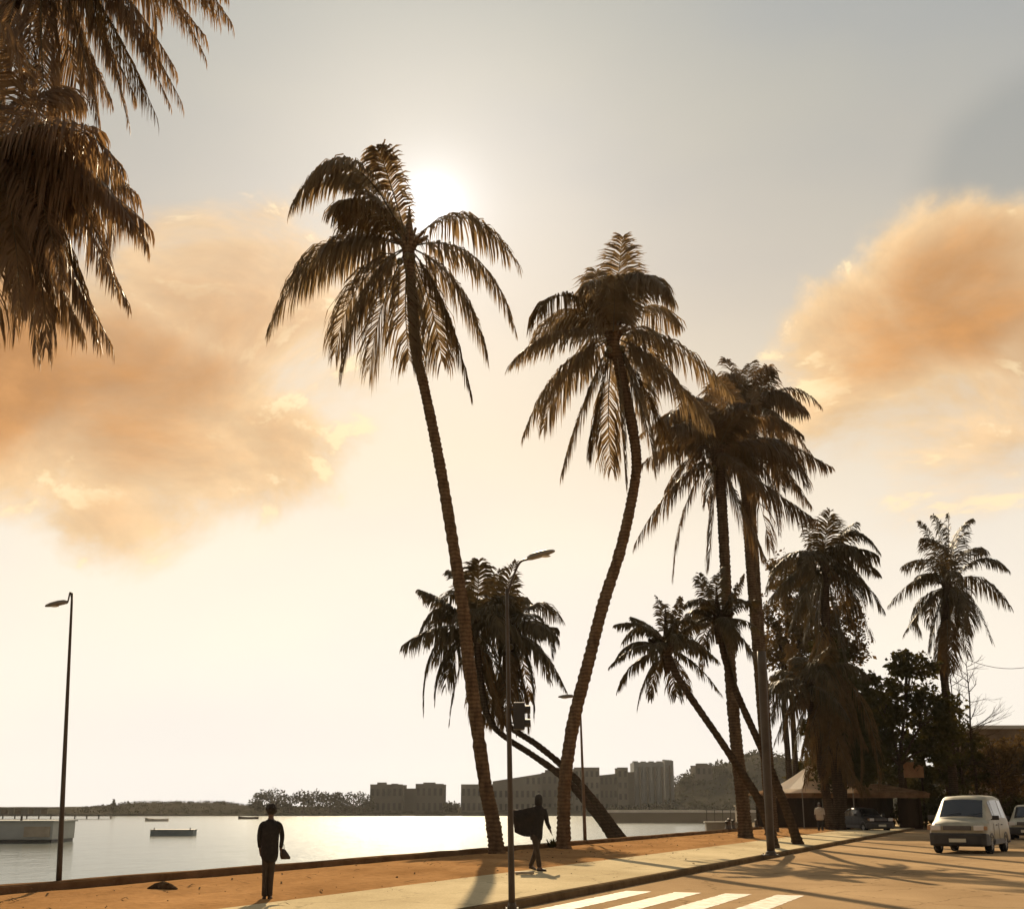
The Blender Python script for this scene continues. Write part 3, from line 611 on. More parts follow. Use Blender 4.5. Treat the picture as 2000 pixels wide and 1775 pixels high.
tree('brown leafy tree rising left of the skirted palm crown', 1560, 95, [(1555, 1160, 42), (1585, 1220, 50), (1520, 1260, 44), (1560, 1320, 50), (1640, 1200, 50), (1600, 1110, 34), (1660, 1260, 40)], 'leaf_brown', 7500, .30, 47, 'trees behind the pavilion')
tree('dense dark leafy tree between the skirted palm and the lone right palm', 1765, 90, [(1775, 1325, 52), (1725, 1385, 52), (1815, 1385, 55), (1765, 1420, 70), (1715, 1460, 50), (1830, 1455, 50), (1775, 1295, 30)], 'leaf_dark', 9000, .36, 41, 'trees behind the pavilion')
tree('feathery brownish tree behind the tall straight palm trunks', 1545, 92, [(1545, 1130, 45), (1520, 1200, 48), (1560, 1240, 60), (1530, 1290, 45), (1585, 1170, 45), (1600, 1330, 60), (1640, 1280, 50)], 'leaf_brown', 8500, .30, 42, 'trees behind the pavilion')
tree('dark bushy tree low behind the pavilion roof, right of the dead frond skirt', 1690, 96, [(1690, 1420, 55), (1660, 1480, 60), (1720, 1500, 50), (1600, 1500, 45), (1640, 1380, 50), (1760, 1520, 50), (1560, 1540, 40), (1800, 1540, 40)], 'leaf_dark', 9000, .34, 43, 'trees behind the pavilion')
tree('brown sparse tree in front of the flat roofed block at the right edge', 1955, 98, [(1940, 1470, 38), (1975, 1480, 42), (2010, 1470, 45), (1950, 1520, 45), (1995, 1530, 45), (1915, 1510, 34), (2040, 1510, 45)], 'leaf_brown', 7000, .26, 44, 'trees behind the pavilion')
tree('dark tree below the lone right palm, left of the bare branches', 1860, 97, [(1850, 1420, 40), (1880, 1460, 42), (1830, 1490, 48), (1890, 1510, 40), (1860, 1530, 45)], 'leaf_dark', 5200, .34, 45, 'trees behind the pavilion')
for i, (x, y, q) in enumerate(((1690, 1590, 22), (1780, 1585, 28), (1830, 1580, 30), (1880, 1575, 32), (1935, 1580, 30), (1990, 1580, 30), (2050, 1580, 34))):
    tree(['low dark shrub beside the dark parked car', 'dark shrub under the right end of the pavilion roof', 'round dark shrub just left of the white van', 'dark shrub directly behind the white van roof', 'dark shrub between the white van and the right edge car', 'dark shrub behind the car at the right edge', 'dark shrub beyond the right edge of the road'][i],
         x, 94 - i * .7, [(x, y, q), (x - q * .6, y + 6, q * .8), (x + q * .6, y + 5, q * .8)], 'leaf_dark', 1500, .3, 60 + i, 'shrubs along the road end', .06, 'shrub', 'shrub')
def bare_tree(label, px, Y, h, seed, lv=3):
    rnd = random.Random(seed); b0 = P(px, HOR, Y); r = empty('bare_tree', (b0.x, Y, 0), 0, label, 'tree', 'bare trees at the right')
    tb = MB(); tips = []; z = -.1; q = Vector((0, 0, -.1)); pts = [q.copy()]
    for i in range(8):
        q = q + Vector((rnd.uniform(-.12, .12), rnd.uniform(-.12, .12), h / 8)); pts.append(q.copy())
    tb.tube(pts, [lerp(.15, .02, i / 8) for i in range(9)], 7); tb.build('trunk', 'bark_dark', r, smooth=True)
    for i in range(26):
        bb = MB()
        t = rnd.uniform(.3, .97); k = min(7, int(t * 8)); p = pts[k].lerp(pts[k + 1], t * 8 - k); a = rnd.uniform(0, 6.28)
        limb(bb, p, Vector((math.cos(a), math.sin(a), rnd.uniform(-.1, .7))), h * .16 * (1.25 - t) + .25, .03, lv - 1, rnd, tips, .7)
        bb.build('branch', 'bark_dark', r)
bare_tree('thin bare tree reaching highest beside the lone right palm', 1910, 96, P(1910, 1285, 96).z, 5)
bare_tree('thin bare tree with short twigs right next to the lone palm trunk', 1885, 95, P(1885, 1305, 95).z, 6)
bare_tree('small bare tree leaning over the roof of the white van', 1962, 70, P(1962, 1480, 70).z, 8)
# ------------------------------------------------------------------ lamp posts, pole, cable
def lamp(label, base, Y, top, kind, r0=.09, r1=.045, m='metal_dark', head_px=None):
    b0 = P(*base, Y) if Y else G(*base, K); root = Vector((b0.x, b0.y, K)); r = empty('street_lamp' if kind != 'pole' else 'utility_pole', root, 0, label, 'street lamp' if kind != 'pole' else 'pole', 'street lamps by the sea' if kind != 'pole' else None)
    t = P(*top, b0.y) - root; b = MB(); n = 12
    b.tube([Vector((t.x * i / n, 0, t.z * i / n)) for i in range(n + 1)], [lerp(r0, r1, i / n) for i in range(n + 1)], 12)
    b.build('pole', m, r, smooth=True)
    f = MB(); f.box((0, 0, .015), (r0 * 4, r0 * 4, .03)); f.tube([(0, 0, .03), (0, 0, .10), (0, 0, .14)], [r0 * 1.35, r0 * 1.3, r0 * 1.03], 12)
    for x in (-1, 1):
        for y in (-1, 1): f.tube([(x * r0 * 1.6, y * r0 * 1.6, .03), (x * r0 * 1.6, y * r0 * 1.6, .07)], .016, 6)
    f.build('base_plate', m, r)
    if head_px:
        (ax, ay), (hx, hy) = head_px
        a = P(ax, ay, b0.y) - root; h = P(hx, hy, b0.y) - root; d = (h - a); l = d.length; d.normalize()
        arm = MB(); arm.tube(catmull([t - UP * .1, t.lerp(a, .55) + UP * .12, a, a + d * l * .15], 5), r1 * .75, 8); arm.build('arm', m, r, smooth=True)
        hd = MB(); s = Vector((0, 1, 0)); u = s.cross(d) if d.x > 0 else d.cross(s)
        if u.z < 0: u = -u
        rs = []
        for q, w, th in ((0, .25, .5), (.15, .6, .9), (.4, 1, 1), (.75, .95, .8), (.95, .6, .45), (1, .2, .2)):
            c = a + d * (l * q)
            rs.append([c + s * (math.cos(k * math.pi / 5) * w * l * .17) + u * (math.sin(k * math.pi / 5) * th * l * (.16 if k < 5 else .08)) for k in range(10)])
        hd.rings(rs); ho = hd.build('lamp_head', 'lamp_grey', r, smooth=True)
        gl = MB(); gl.ball(a + d * l * .6 - u * l * .065, (l * .22, l * .12, l * .045), 10, 6); gl.build('lens', 'glass_lamp', ho, smooth=True)
    return r
lamp('tall thin lamp post by the sea wall at the far left, head turned left', (114, 1737), 0, (141, 1158), 'lamp', .055, .022, 'metal_dark', ((132, 1176), (88, 1184)))
lamp('lamp post in the middle foreground with bent arm, head pointing right', (1000, 1782), 0, (990, 1150), 'lamp', .05, .024, 'metal_dark', ((1030, 1092), (1084, 1076)))
lr = bpy.data.objects['street_lamp.001']; yl_ = lr.location.y
def LP(px, py): return P(px, py, yl_) - lr.location
a_, b_ = LP(1014, 1398), LP(996, 1398)
q = MB(); q.box(a_, (.17, .15, .40)); sh = bevel(q.build('signal_box', 'van_dark', lr), .015)
for zz in (.1, -.1):
    v_ = MB(); v_.rings([[a_ + Vector((x_, math.cos(k * math.pi / 4) * .062, zz + math.sin(k * math.pi / 4) * .062)) for k in range(8)] for x_ in (.08, .17)], cap=False); v_.build('visor', 'van_dark', sh)
    v_ = MB(); v_.tube([b_ + UP * zz, a_ + UP * zz], .014, 6); v_.build('bracket', 'van_dark', sh)
lamp('distant slim lamp post right of the curved palm base, head turned left', (1143, 1648), 0, (1133, 1372), 'lamp', .075, .035, 'metal_rust', ((1121, 1360), (1090, 1361)))
b_ = lamp('plain dark pole standing on the walkway in front of the straight palms', (1506, 1670), 0, (1487, 1272), 'pole', .125, .145, 'metal_dark')
cb = MB(); c0 = P(1895, 1312, 95); c1 = P(2090, 1292, 95)
cb.tube([c0.lerp(c1, i / 12) + UP * (-1.0 * (1 - (2 * i / 12 - 1) ** 2) + .9) for i in range(13)], .02, 4)
tag(cb.build('overhead_cable', 'cable', loc=c0), 'thin overhead cable running out of the right edge', 'cable')
# ------------------------------------------------------------------ far skyline
def far_building(label, x0, x1, ytop, Y, m='far_building', depth=14, slope=0.0, bays=0, floors=0, extras=(), rz=0.0, name='building', group='buildings on the far shore'):
    a = P(x0, HOR, Y); b = P(x1, HOR, Y); w = b.x - a.x; h = P((x0 + x1) / 2, ytop, Y).z
    z0 = WZ + .3; cx = (a.x + b.x) / 2; r = empty(name, (cx, Y, z0), rz, label, 'building', group); H = h - z0
    wb = MB(); hw = w / 2; d = depth; sl = slope
    vs = [(-hw, 0, 0), (hw, 0, 0), (hw, d, 0), (-hw, d, 0), (-hw, 0, H - sl), (hw, 0, H), (hw, d, H), (-hw, d, H - sl)]
    wb.add(vs, [(3, 2, 1, 0), (4, 5, 6, 7), (0, 1, 5, 4), (1, 2, 6, 5), (2, 3, 7, 6), (3, 0, 4, 7)])
    wb.build('wall', m, r)
    rb = MB(); t = .35
    for (p, q) in (((-hw, -.1), (hw, -.1)), ((-hw, d), (hw, d))):
        rb.add([(p[0], p[1], H - sl + .004), (q[0], q[1], H + .004), (q[0], q[1] + t, H + .004), (p[0], p[1] + t, H - sl + .004), (p[0], p[1], H - sl + .5), (q[0], q[1], H + .5), (q[0], q[1] + t, H + .5), (p[0], p[1] + t, H - sl + .5)],
               [(3, 2, 1, 0), (4, 5, 6, 7), (0, 1, 5, 4), (1, 2, 6, 5), (2, 3, 7, 6), (3, 0, 4, 7)])
    ro = rb.build('roof_parapet', m, r)
    for (ex, ew, eh) in extras:
        eb = MB(); zz = H - sl * (1 - ex) + .004; eb.box((lerp(-hw, hw, ex), d * .4, zz + eh / 2), (ew, min(d * .5, ew), eh)); eb.build('roof_hut', m, ro)
    if bays:
        bw = w / bays
        for i in range(bays):
            for j in range(floors):
                ww = MB(); zc = H * (j + .55) / floors; top = H - sl * (1 - (i + .5) / bays)
                if zc > top - 1: continue
                ww.box((-hw + bw * (i + .5), 0, zc), (bw * .5, .24, H / floors * .5)); ww.build('window', 'far_window', r)
    return r
B = far_building
B('low long block with bushes on top, leftmost of the far buildings', 722, 786, 1534, 430, 'far_building_b', 16, extras=((.3, 3, 1.2), (.7, 2.2, .8)), bays=6, floors=2)
B('low link block between two far blocks left of the gap', 786, 811, 1542, 436, 'far_building_b', 12)
B('square far block just left of the gap in the skyline', 811, 866, 1533, 428, 'far_building_b', 16, extras=((.45, 4, 1.0),), bays=5, floors=2)
B('square far block just right of the gap in the skyline', 900, 962, 1534, 428, 'far_building', 18, extras=((.5, 5, .5),), bays=6, floors=2)
B('far building with sloping roof between the lamp post and the leaning trunks', 962, 1058, 1513, 440, 'far_building', 20, slope=2.6, bays=9, floors=3)
B('far flat block behind the curved palm trunk', 1058, 1122, 1511, 445, 'far_building_b', 18, extras=((.3, 4, 1.5), (.55, 3, 2.4)), bays=6, floors=3)
B('taller far block right of the distant lamp post', 1122, 1172, 1501, 432, 'far_building', 18, extras=((.5, 3.5, .6),), bays=5, floors=4)
B('low far terrace left of the narrow stair tower', 1172, 1207, 1513, 440, 'far_building_b', 16, slope=.6, bays=4, floors=3)
B('narrow far stair tower beside the high-rise', 1207, 1228, 1501, 438, 'far_building', 10, bays=2, floors=4)
B('low far block tucked against the left foot of the high-rise', 1228, 1240, 1510, 442, 'far_building_b', 12)
B('far block with a stepped roof on the slope right of the high-rise', 1362, 1394, 1495, 470, 'far_building_b', 14, extras=((.5, 4, 1.0),), bays=3, floors=4)
def tower(label, x0, x1, ytop, Y, fins):
    a = P(x0, HOR, Y); b = P(x1, HOR, Y); w = b.x - a.x; z0 = WZ + .5; H = P(x0, ytop, Y).z - z0
    r = empty('high_rise', ((a.x + b.x) / 2, Y, z0), 0, label, 'building', 'high-rise towers on the far shore')
    m = MB(); m.box((0, 7, H / 2), (w, 14, H)); m.build('wall', 'far_tower', r)
    rr = MB(); rnd = random.Random(int(x0))
    for i in range(4): rr.box((lerp(-w * .4, w * .4, i / 3), 6, H + .1), (w * .16, 4, .5 + rnd.random() * .5))
    rr.build('roof_hut', 'far_tower', r)
    for i in range(fins):
        f = MB(); x = -w / 2 + w * (i + .5) / fins; f.box((x, -.35, H * .46), (w / fins * .45, .8, H * .9)); f.build('pilaster', 'far_building_b' if i % 2 else 'far_tower', r)
tower('wide ribbed high-rise, tallest tower of the far skyline', 1240, 1299, 1488, 446, 8)
tower('narrow ribbed high-rise right against the wide tower', 1301, 1318, 1485, 450, 3)
def far_tree(label, px, ytop, Y, w, seed, name='far_tree', m='leaf_far'):
    rnd = random.Random(seed); b0 = P(px, HOR, Y); z0 = WZ + far_h(b0.x, Y) - .3; top = P(px, ytop, Y).z; h = top - z0; rw = w * Y / F
    r = empty(name, (b0.x, Y, z0), 0, label, 'tree', 'trees on the far shore')
    tb = MB(); tb.tube([(0, 0, 0), (.1, 0, h * .3), (0, 0, h * .75)], [.3, .22, .08], 6); tb.build('trunk', 'bark_dark', r)
    mb = MB()
    for i in range(9):
        v = Vector((rnd.uniform(-.6, .6) * rw, rnd.uniform(-.6, .6) * rw, h * rnd.uniform(.25, .82))); leaf_cloud(mb, v, (rw * .55, rw * .55, h * .2), 90, .75, rnd)
    mb.build('crown', m, r)
for i, (px, yt, w, lb) in enumerate((
        (512, 1544, 20, 'leftmost far tree of the clump above the standing person'), (540, 1541, 24, 'broad far tree just right of the standing person head'), (566, 1549, 18, 'lower far tree between two broad ones'),
        (592, 1541, 24, 'second broad far tree in the clump right of the standing person'), (620, 1543, 20, 'far tree at the right end of the broad pair'), (645, 1547, 20, 'low far tree in the middle of the far wood'),
        (668, 1546, 20, 'far tree left of the leftmost far building by two crowns'), (690, 1547, 20, 'far tree next but one to the leftmost far building'), (712, 1543, 18, 'far tree touching the leftmost far building'),
        (500, 1560, 14, 'small far tree where the low headland meets the wood'), (882, 1566, 14, 'low far tree in the gap between the far blocks'), (1340, 1508, 22, 'far tree just right of the narrow high-rise'),
        (1420, 1494, 22, 'far tree on the slope left of the tall straight palm'), (1086, 1503, 16, 'far tree above the flat block behind the curved palm'))):
    far_tree(lb, px, yt, (424 if px < 900 else 470), w, 100 + i)
# conifer, masts and pier house on the low headland at the left
b0 = P(222, HOR, 424); r = empty('conifer_tree', (b0.x, 424, WZ + far_h(b0.x, 424) - .2), 0, 'small dark conifer standing alone on the low headland', 'tree')
tb = MB(); tb.tube([(0, 0, 0), (0, 0, 4.2)], [.15, .03], 6); tb.build('trunk', 'bark_dark', r)
mb = MB(); rnd = random.Random(9)
for k in range(9):
    z = .7 + k * .45; leaf_cloud(mb, Vector((0, 0, z)), (1.3 * (1 - k / 10), 1.3 * (1 - k / 10), .3), 70, .4, rnd)
mb.build('crown', 'leaf_far', r)
for px, yt, lb in ((152, 1576, 'thin mast on the low headland nearer the left lamp post'), (183, 1581, 'short thin mast on the headland near the conifer'), (141 + 8, 1580, 'leaning crane arm beside the mast on the headland')):
    b0 = P(px, HOR, 424); z0 = WZ + far_h(b0.x, 424) - .2; h = P(px, yt, 424).z - z0; r = empty('mast', (b0.x, 424, z0), 0, lb, 'mast', 'masts on the headland')
    m = MB(); m.tube([(0, 0, 0), (-1.2 if 'crane' in lb else 0, 0, h)], [.14, .06], 6); m.build('pole', 'metal_dark', r)
    m = MB(); m.tube([(-.5, 0, h * .8), (.5, 0, h * .8)], .07, 5); m.build('yard', 'metal_dark', r)
Yp = 330; a = P(-60, HOR, Yp); b = P(95, HOR, Yp); w = b.x - a.x
r = empty('pier_house', ((a.x + b.x) / 2, Yp, WZ), 0, 'long low pier building on stilts at the left edge with open bays', 'building')
zt = P(40, 1577, Yp).z - WZ; zf = P(40, 1589, Yp).z - WZ
m = MB(); m.box((0, 3, zt - .12), (w + .8, 7.4, .24)); m.build('roof', 'far_building_b', r)
m = MB(); m.box((0, 3, zf - .2), (w + 30, 8, .4)); m.build('deck', 'far_building_b', r)
for i in range(12):
    m = MB(); m.box((-w / 2 + (i + .5) * w / 12 , -.2, (zt + zf) / 2 - .1), (w / 12 * (.92 if i % 3 else .62), .3, zt - zf - .26)); m.build('wall_panel', 'plaster_dark' if i % 2 else 'far_building', r)
for i in range(16):
    m = MB(); m.tube([(-w / 2 - 10 + i * (w + 26) / 15, 1, -1), (-w / 2 - 10 + i * (w + 26) / 15, 1, zf - .4)], .18, 6); m.build('stilt', 'metal_dark', r)
# jetty block and pontoon in the near water, two small boats
Yj = G(60, 1645, WZ).y; a = P(-60, HOR, Yj); b = P(108, HOR, Yj); w = b.x - a.x; h = P(50, 1604, Yj).z - WZ
r = empty('jetty', ((a.x + b.x) / 2, Yj, WZ), 0, 'pale concrete jetty block in the water at the left edge', 'jetty')
m = MB(); m.box((0, 3, h / 2 + .12), (w, 6, h - .28)); bevel(m.build('body', 'concrete', r), .06)
m = MB(); m.box((0, 3, h - .02 + .06), (w + .3, 6.3, .14)); m.build('deck', 'concrete', r)
m = MB(); m.box((w * .32, -.05, h * .52), (w * .30, .12, h * .5)); m.build('side_panel', 'plaster', r)
m = MB(); m.box((0, 3, .05), (w * .98, 5.8, .4)); m.build('waterline_band', 'wet', r)
for x in (-.2, .1): m = MB(); m.tube([(w * x, .5, h), (w * x, .5, h + .5), (w * x, .5, h + .55)], [.12, .1, .15], 8); m.build('bollard', 'metal_dark', r)
Yr = G(340, 1632, WZ).y; a = P(298, HOR, Yr); b = P(380, HOR, Yr); w = b.x - a.x
r = empty('pontoon', ((a.x + b.x) / 2, Yr, WZ), R(4), 'flat grey floating pontoon out on the water left of the standing person', 'pontoon')
m = MB(); m.box((0, 1.2, .3), (w, 2.4, .66), rx=0); bevel(m.build('hull', 'pontoon', r), .05)
m = MB(); m.box((0, 1.2, .66), (w + .1, 2.5, .06)); m.build('deck', 'wet', r)
for x in (-.42, .42): m = MB(); m.tube([(w * x, .2, .69), (w * x, .2, .86), (w * x, .2, .9)], [.06, .05, .08], 8); m.build('cleat', 'metal_dark', r)
for px, py, l, lb in ((306, 1603, 5, 'tiny pale rowing boat far out above the pontoon'), (485, 1599, 5, 'tiny dark boat far out just left of the standing person')):
    p = G(px, py, WZ); r = empty('boat', p, R(12), lb, 'boat', 'small boats far out')
    m = MB(); rs = []
    for q, ww, z in ((0, .05, .75), (.2, .55, .6), (.5, .8, .5), (.8, .7, .52), (1, .5, .6)):
        x = (q - .5) * l; rs.append([(x, -ww, z), (x, -ww * .6, .05), (x, 0, -.1), (x, ww * .6, .05), (x, ww, z), (x, ww * .85, z - .06), (x, 0, .12), (x, -ww * .85, z - .06)])
    m.rings(rs); m.build('hull', 'pale_wall' if 'pale' in lb else 'wood_dark', r, smooth=True)
    for x in (-.8, .7): m = MB(); m.box((x, 0, .4), (.3, 1.2, .05)); m.build('thwart', 'wood_dark', r)
# pale wall along the far beach, low wall, steps and bollards by the small beach
Yw = 250; a = P(1175, HOR, Yw); b = P(1446, HOR, Yw)
r = empty('breakwater', ((a.x + b.x) / 2, Yw, WZ), 0, 'long pale breakwater crossing the water towards the right', 'breakwater')
m = MB(); rs = []; rnd = random.Random(4); w = b.x - a.x; zt = P(1300, 1581, Yw).z - WZ
for i in range(41):
    x = lerp(-w / 2, w / 2 + 6, i / 40); j = rnd.uniform(-.05, .05); rs.append([(x, -2 + j, -.5), (x, -.6 + j, zt - .5), (x, 1, zt - .5), (x, 3, -.5)])
m.rings(rs); m.build('rubble_base', 'shore', r)
m = MB(); m.box((3, .2, zt - .25), (w + 6, .7, .5)); m.build('parapet', 'pale_wall', r)
Yl = 92; a = P(1378, HOR, Yl); b = P(1446, HOR, Yl); w = b.x - a.x; z1 = P(1400, 1606, Yl).z
r = empty('low_wall', ((a.x + b.x) / 2, Yl, WZ), 0, 'low plastered wall with a railing by the beach left of the straight palms', 'wall')
m = MB(); m.box((0, .3, (z1 - WZ) / 2), (w, .6, z1 - WZ)); bevel(m.build('body', 'plaster', r), .03)
m = MB(); m.box((0, .3, z1 - WZ + .04), (w + .2, .8, .08)); m.build('coping', 'pale_wall', r)
for i in range(5): m = MB(); x = lerp(-w / 2 + .1, w / 2 - .1, i / 4); m.tube([(x, .3, z1 - WZ), (x, .3, z1 - WZ + .9)], .025, 6); m.build('post', 'metal_dark', r)
m = MB(); m.tube([(-w / 2, .3, z1 - WZ + .88), (w / 2, .3, z1 - WZ + .88)], .025, 6); m.build('rail', 'metal_dark', r)
pz = P(1424, 1575, Yl).z
r = empty('gate_pillar', P(1444, HOR, Yl + .2) * 1, 0, 'square plastered pillar at the end of the low beach wall', 'pillar'); r.location.z = -.4
m = MB(); m.box((0, 0, (pz + .4) / 2), (.55, .55, pz + .4)); bevel(m.build('shaft', 'plaster', r), .02); m = MB(); m.box((0, 0, pz + .46), (.7, .7, .12)); m.build('cap', 'plaster', r)
for i, (px, py, hh, lb) in enumerate(((1335, 1628, 20, 'dark rounded bollard on the sea wall, the largest of its row'), (1314, 1627, 17, 'slim dark bollard left of the largest one'), (1290, 1628, 16, 'left of the two close dark bollards on the sea wall'), (1297, 1628, 16, 'right of the two close dark bollards on the sea wall'),
                                   (1355, 1624, 12, 'short dark bollard right of the largest one'), (1372, 1623, 14, 'dark bollard nearest the low beach wall'))):
    a_, e_ = AE(G(px, py)); p = L(a_, .14, K + .16); h = hh * S(px, py, p.y); r = empty('bollard', p, 0, lb, 'bollard', 'bollards along the sea wall')
    m = MB(); m.tube([(0, 0, -.02), (0, 0, .04), (0, 0, .05), (0, 0, h * .75), (0, 0, h * .8), (0, 0, h * .95), (0, 0, h)], [.16, .16, .11, .09, .13, .12, .03], 10); m.build('post', 'metal_dark', r, smooth=True)
    m = MB(); m.tube([(0, 0, h * .5), (0, 0, h * .56)], .108, 10); m.build('band', 'metal_rust', r)
# small weeds by the sea wall
for i, (px, py) in enumerate(((1006, 1662), (1014, 1661), (1023, 1660))):
    a_, e_ = AE(G(px, py)); p = L(a_, .42, K); rnd = random.Random(i); r = empty('weed', p, 0, ['left tuft of weeds by the sea wall behind the lamp post', 'middle tuft of weeds by the sea wall', 'right tuft of weeds next to the cloaked person'][i], 'plant', 'weeds by the sea wall')
    m = MB()
    for k in range(46):
        a = rnd.uniform(0, 6.28); l = rnd.uniform(.15, .5); d_ = Vector((math.cos(a) * .6, math.sin(a) * .6, 1)).normalized(); q = Vector((rnd.uniform(-.1, .1), rnd.uniform(-.1, .1), 0)); s_ = Vector((-math.sin(a), math.cos(a), 0)) * .022
        m.add([q - s_ * .4, q + s_ * .4, q + d_ * l * .6 + s_, q + d_ * l * .6 - s_, q + d_ * l - UP * l * .1], [(0, 1, 2, 3), (3, 2, 4)])
    m.build('leaves', 'leaf_dark', r)
# driftwood lump on the sand
p = G(318, 1741, K); p.z = K + .05; rnd = random.Random(2)
m = MB(); m.tube([(-.28, 0, .0), (-.15, .02, .03), (0, 0, .045), (.14, -.02, .03), (.26, 0, 0)], [.02, .07, .09, .06, .015], 9); m.tube([(.02, 0, .05), (.1, -.1, .1), (.14, -.16, .1)], [.03, .02, .008], 6)
tag(m.build('driftwood', 'bark', loc=None), 'small dark piece of driftwood lying on the sand at the left', 'driftwood').location = p
# ------------------------------------------------------------------ pavilion, tent, block at the right edge
Yv = 88
def X(px, Y): return (px - CX) / ray(px, HOR).y * Y
x0, x1 = X(1512, Yv), X(1800, Yv)
r = empty('pavilion', ((x0 + x1) / 2, Yv, 0), 0, 'low open beach pavilion with a shallow tiled roof and dark interior', 'pavilion')
w = x1 - x0; ze = P(1660, 1552, Yv).z; zr = P(1660, 1534, Yv).z
m = MB(); e = .5
m.add([(-w / 2 - e, -e, ze), (w / 2 + e, -e, ze), (w / 2 + e, 7 + e, ze), (-w / 2 - e, 7 + e, ze), (-w / 2 + 1.8, 3.5, zr + .12), (w / 2 - 1.8, 3.5, zr + .12), (-w / 2 - e, -e, ze + .12), (w / 2 + e, -e, ze + .12), (w / 2 + e, 7 + e, ze + .12), (-w / 2 - e, 7 + e, ze + .12)],
      [(0, 3, 2, 1), (0, 1, 7, 6), (1, 2, 8, 7), (2, 3, 9, 8), (3, 0, 6, 9), (6, 7, 5, 4), (7, 8, 5), (8, 9, 4, 5), (9, 6, 4)])
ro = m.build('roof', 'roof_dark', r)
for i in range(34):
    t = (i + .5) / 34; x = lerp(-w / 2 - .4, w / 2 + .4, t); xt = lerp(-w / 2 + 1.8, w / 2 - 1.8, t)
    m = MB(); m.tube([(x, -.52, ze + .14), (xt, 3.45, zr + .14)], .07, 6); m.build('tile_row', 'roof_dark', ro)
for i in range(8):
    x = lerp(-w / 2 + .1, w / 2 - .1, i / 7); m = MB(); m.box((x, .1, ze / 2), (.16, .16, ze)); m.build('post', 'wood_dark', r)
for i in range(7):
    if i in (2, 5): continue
    m = MB(); xm = lerp(-w / 2 + .1, w / 2 - .1, (i + .5) / 7); m.box((xm, .16, ze * .5 - .1), (w / 7 - .24, .08, ze - .3)); m.build('interior_shade_panel', 'wood_dark', r)  # near-black panels added between the posts to imitate the shaded interior
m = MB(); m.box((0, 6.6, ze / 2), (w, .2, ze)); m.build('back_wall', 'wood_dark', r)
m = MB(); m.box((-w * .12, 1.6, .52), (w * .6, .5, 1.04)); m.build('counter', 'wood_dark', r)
m = MB(); m.box((-w * .12, 1.55, 1.07), (w * .62, .7, .06)); m.build('counter_top', 'wood_pale', r)
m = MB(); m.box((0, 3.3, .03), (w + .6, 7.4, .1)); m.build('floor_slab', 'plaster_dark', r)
m = MB(); m.box((0, -.42, ze - .1), (w + .9, .06, .2)); m.build('fascia', 'roof_dark', r)
# white tent in front of it
Yt = 87; xc = X(1588, Yt); r = empty('tent', (xc, Yt, 0), R(18), 'white peaked canvas tent rising over the left end of the pavilion roof', 'tent')
zp = P(1590, 1489, Yt).z; zb = P(1560, 1541, Yt).z; hw = 2.0
m = MB(); n = 14; vs = []; fs = []
for i in range(n + 1):
    t = i / n; s = hw * (1 - t) ** 1.25 + .03; z = lerp(zb, zp, t)
    vs += [(-s, -s, z), (0, -s * .93, z - .06 * (1 - t)), (s, -s, z), (s * .93, 0, z - .06 * (1 - t)), (s, s, z), (0, s * .93, z - .06 * (1 - t)), (-s, s, z), (-s * .93, 0, z - .06 * (1 - t))]
for i in range(n):
    for j in range(8): a = i * 8 + j; b = i * 8 + (j + 1) % 8; fs.append((a, b, b + 8, a + 8))
m.add(vs, fs); m.build('canopy', 'canvas', r)
m = MB()
for sx, sy in ((-1, -1), (1, -1), (1, 1), (-1, 1)):
    q = MB(); q.tube([(sx * hw * .97, sy * hw * .97, 0), (sx * hw * .97, sy * hw * .97, zb)], .035, 8); q.build('leg', 'lamp_grey', r)
for (ax, ay, bx, by) in ((-1, -1, 1, -1), (1, -1, 1, 1), (1, 1, -1, 1), (-1, 1, -1, -1)):
    q = MB(); q.add([(ax * hw, ay * hw, zb), (bx * hw, by * hw, zb), (bx * hw * .99, by * hw * .99, zb - .25), (ax * hw * .99, ay * hw * .99, zb - .25)], [(0, 1, 2, 3)]); q.build('valance', 'canvas', r)
q = MB(); q.tube([(0, 0, zp - .1), (0, 0, zp + .12), (0, 0, zp + .2)], [.03, .03, .005], 6); q.build('finial', 'lamp_grey', r)
# flat roofed block at the right edge and small tan hut wall between the trees
Yb_ = 112; xa, xb = X(1926, Yb_), X(2150, Yb_); h = P(1960, 1423, Yb_).z
r = empty('flat_roofed_block', ((xa + xb) / 2, Yb_, 0), 0, 'dark flat roofed block behind the trees at the right edge', 'building')
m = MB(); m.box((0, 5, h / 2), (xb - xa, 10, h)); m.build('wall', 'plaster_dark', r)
m = MB(); m.box((0, 5, h + .15), (xb - xa + .6, 10.6, .3)); m.build('roof_slab', 'concrete', r)
for i in range(5):
    for j in range(2):
        q = MB(); q.box((lerp(-(xb - xa) / 2 + 1.2, (xb - xa) / 2 - 1.2, i / 4), -.02, 1.7 + j * 3.2), (1.1, .14, 1.3)); wn = q.build('window', 'far_window', r)
        q = MB(); q.box((lerp(-(xb - xa) / 2 + 1.2, (xb - xa) / 2 - 1.2, i / 4), -.06, 1.0 + j * 3.2), (1.3, .3, .08)); q.build('sill', 'concrete', wn)
Yh = 93; p = P(1790, HOR, Yh); zc = P(1790, 1503, Yh).z
r = empty('notice_board', (p.x, Yh, 0), 0, 'tan blank board on posts above the pavilion roof under the leafy tree', 'board')
m = MB(); m.box((0, 0, zc), (1.45, .08, 1.1)); m.build('panel', 'tile_roof', r)
for s in (-.6, .6): q = MB(); q.box((s, .09, zc / 2), (.1, .1, zc)); q.build('post', 'wood_dark', r)
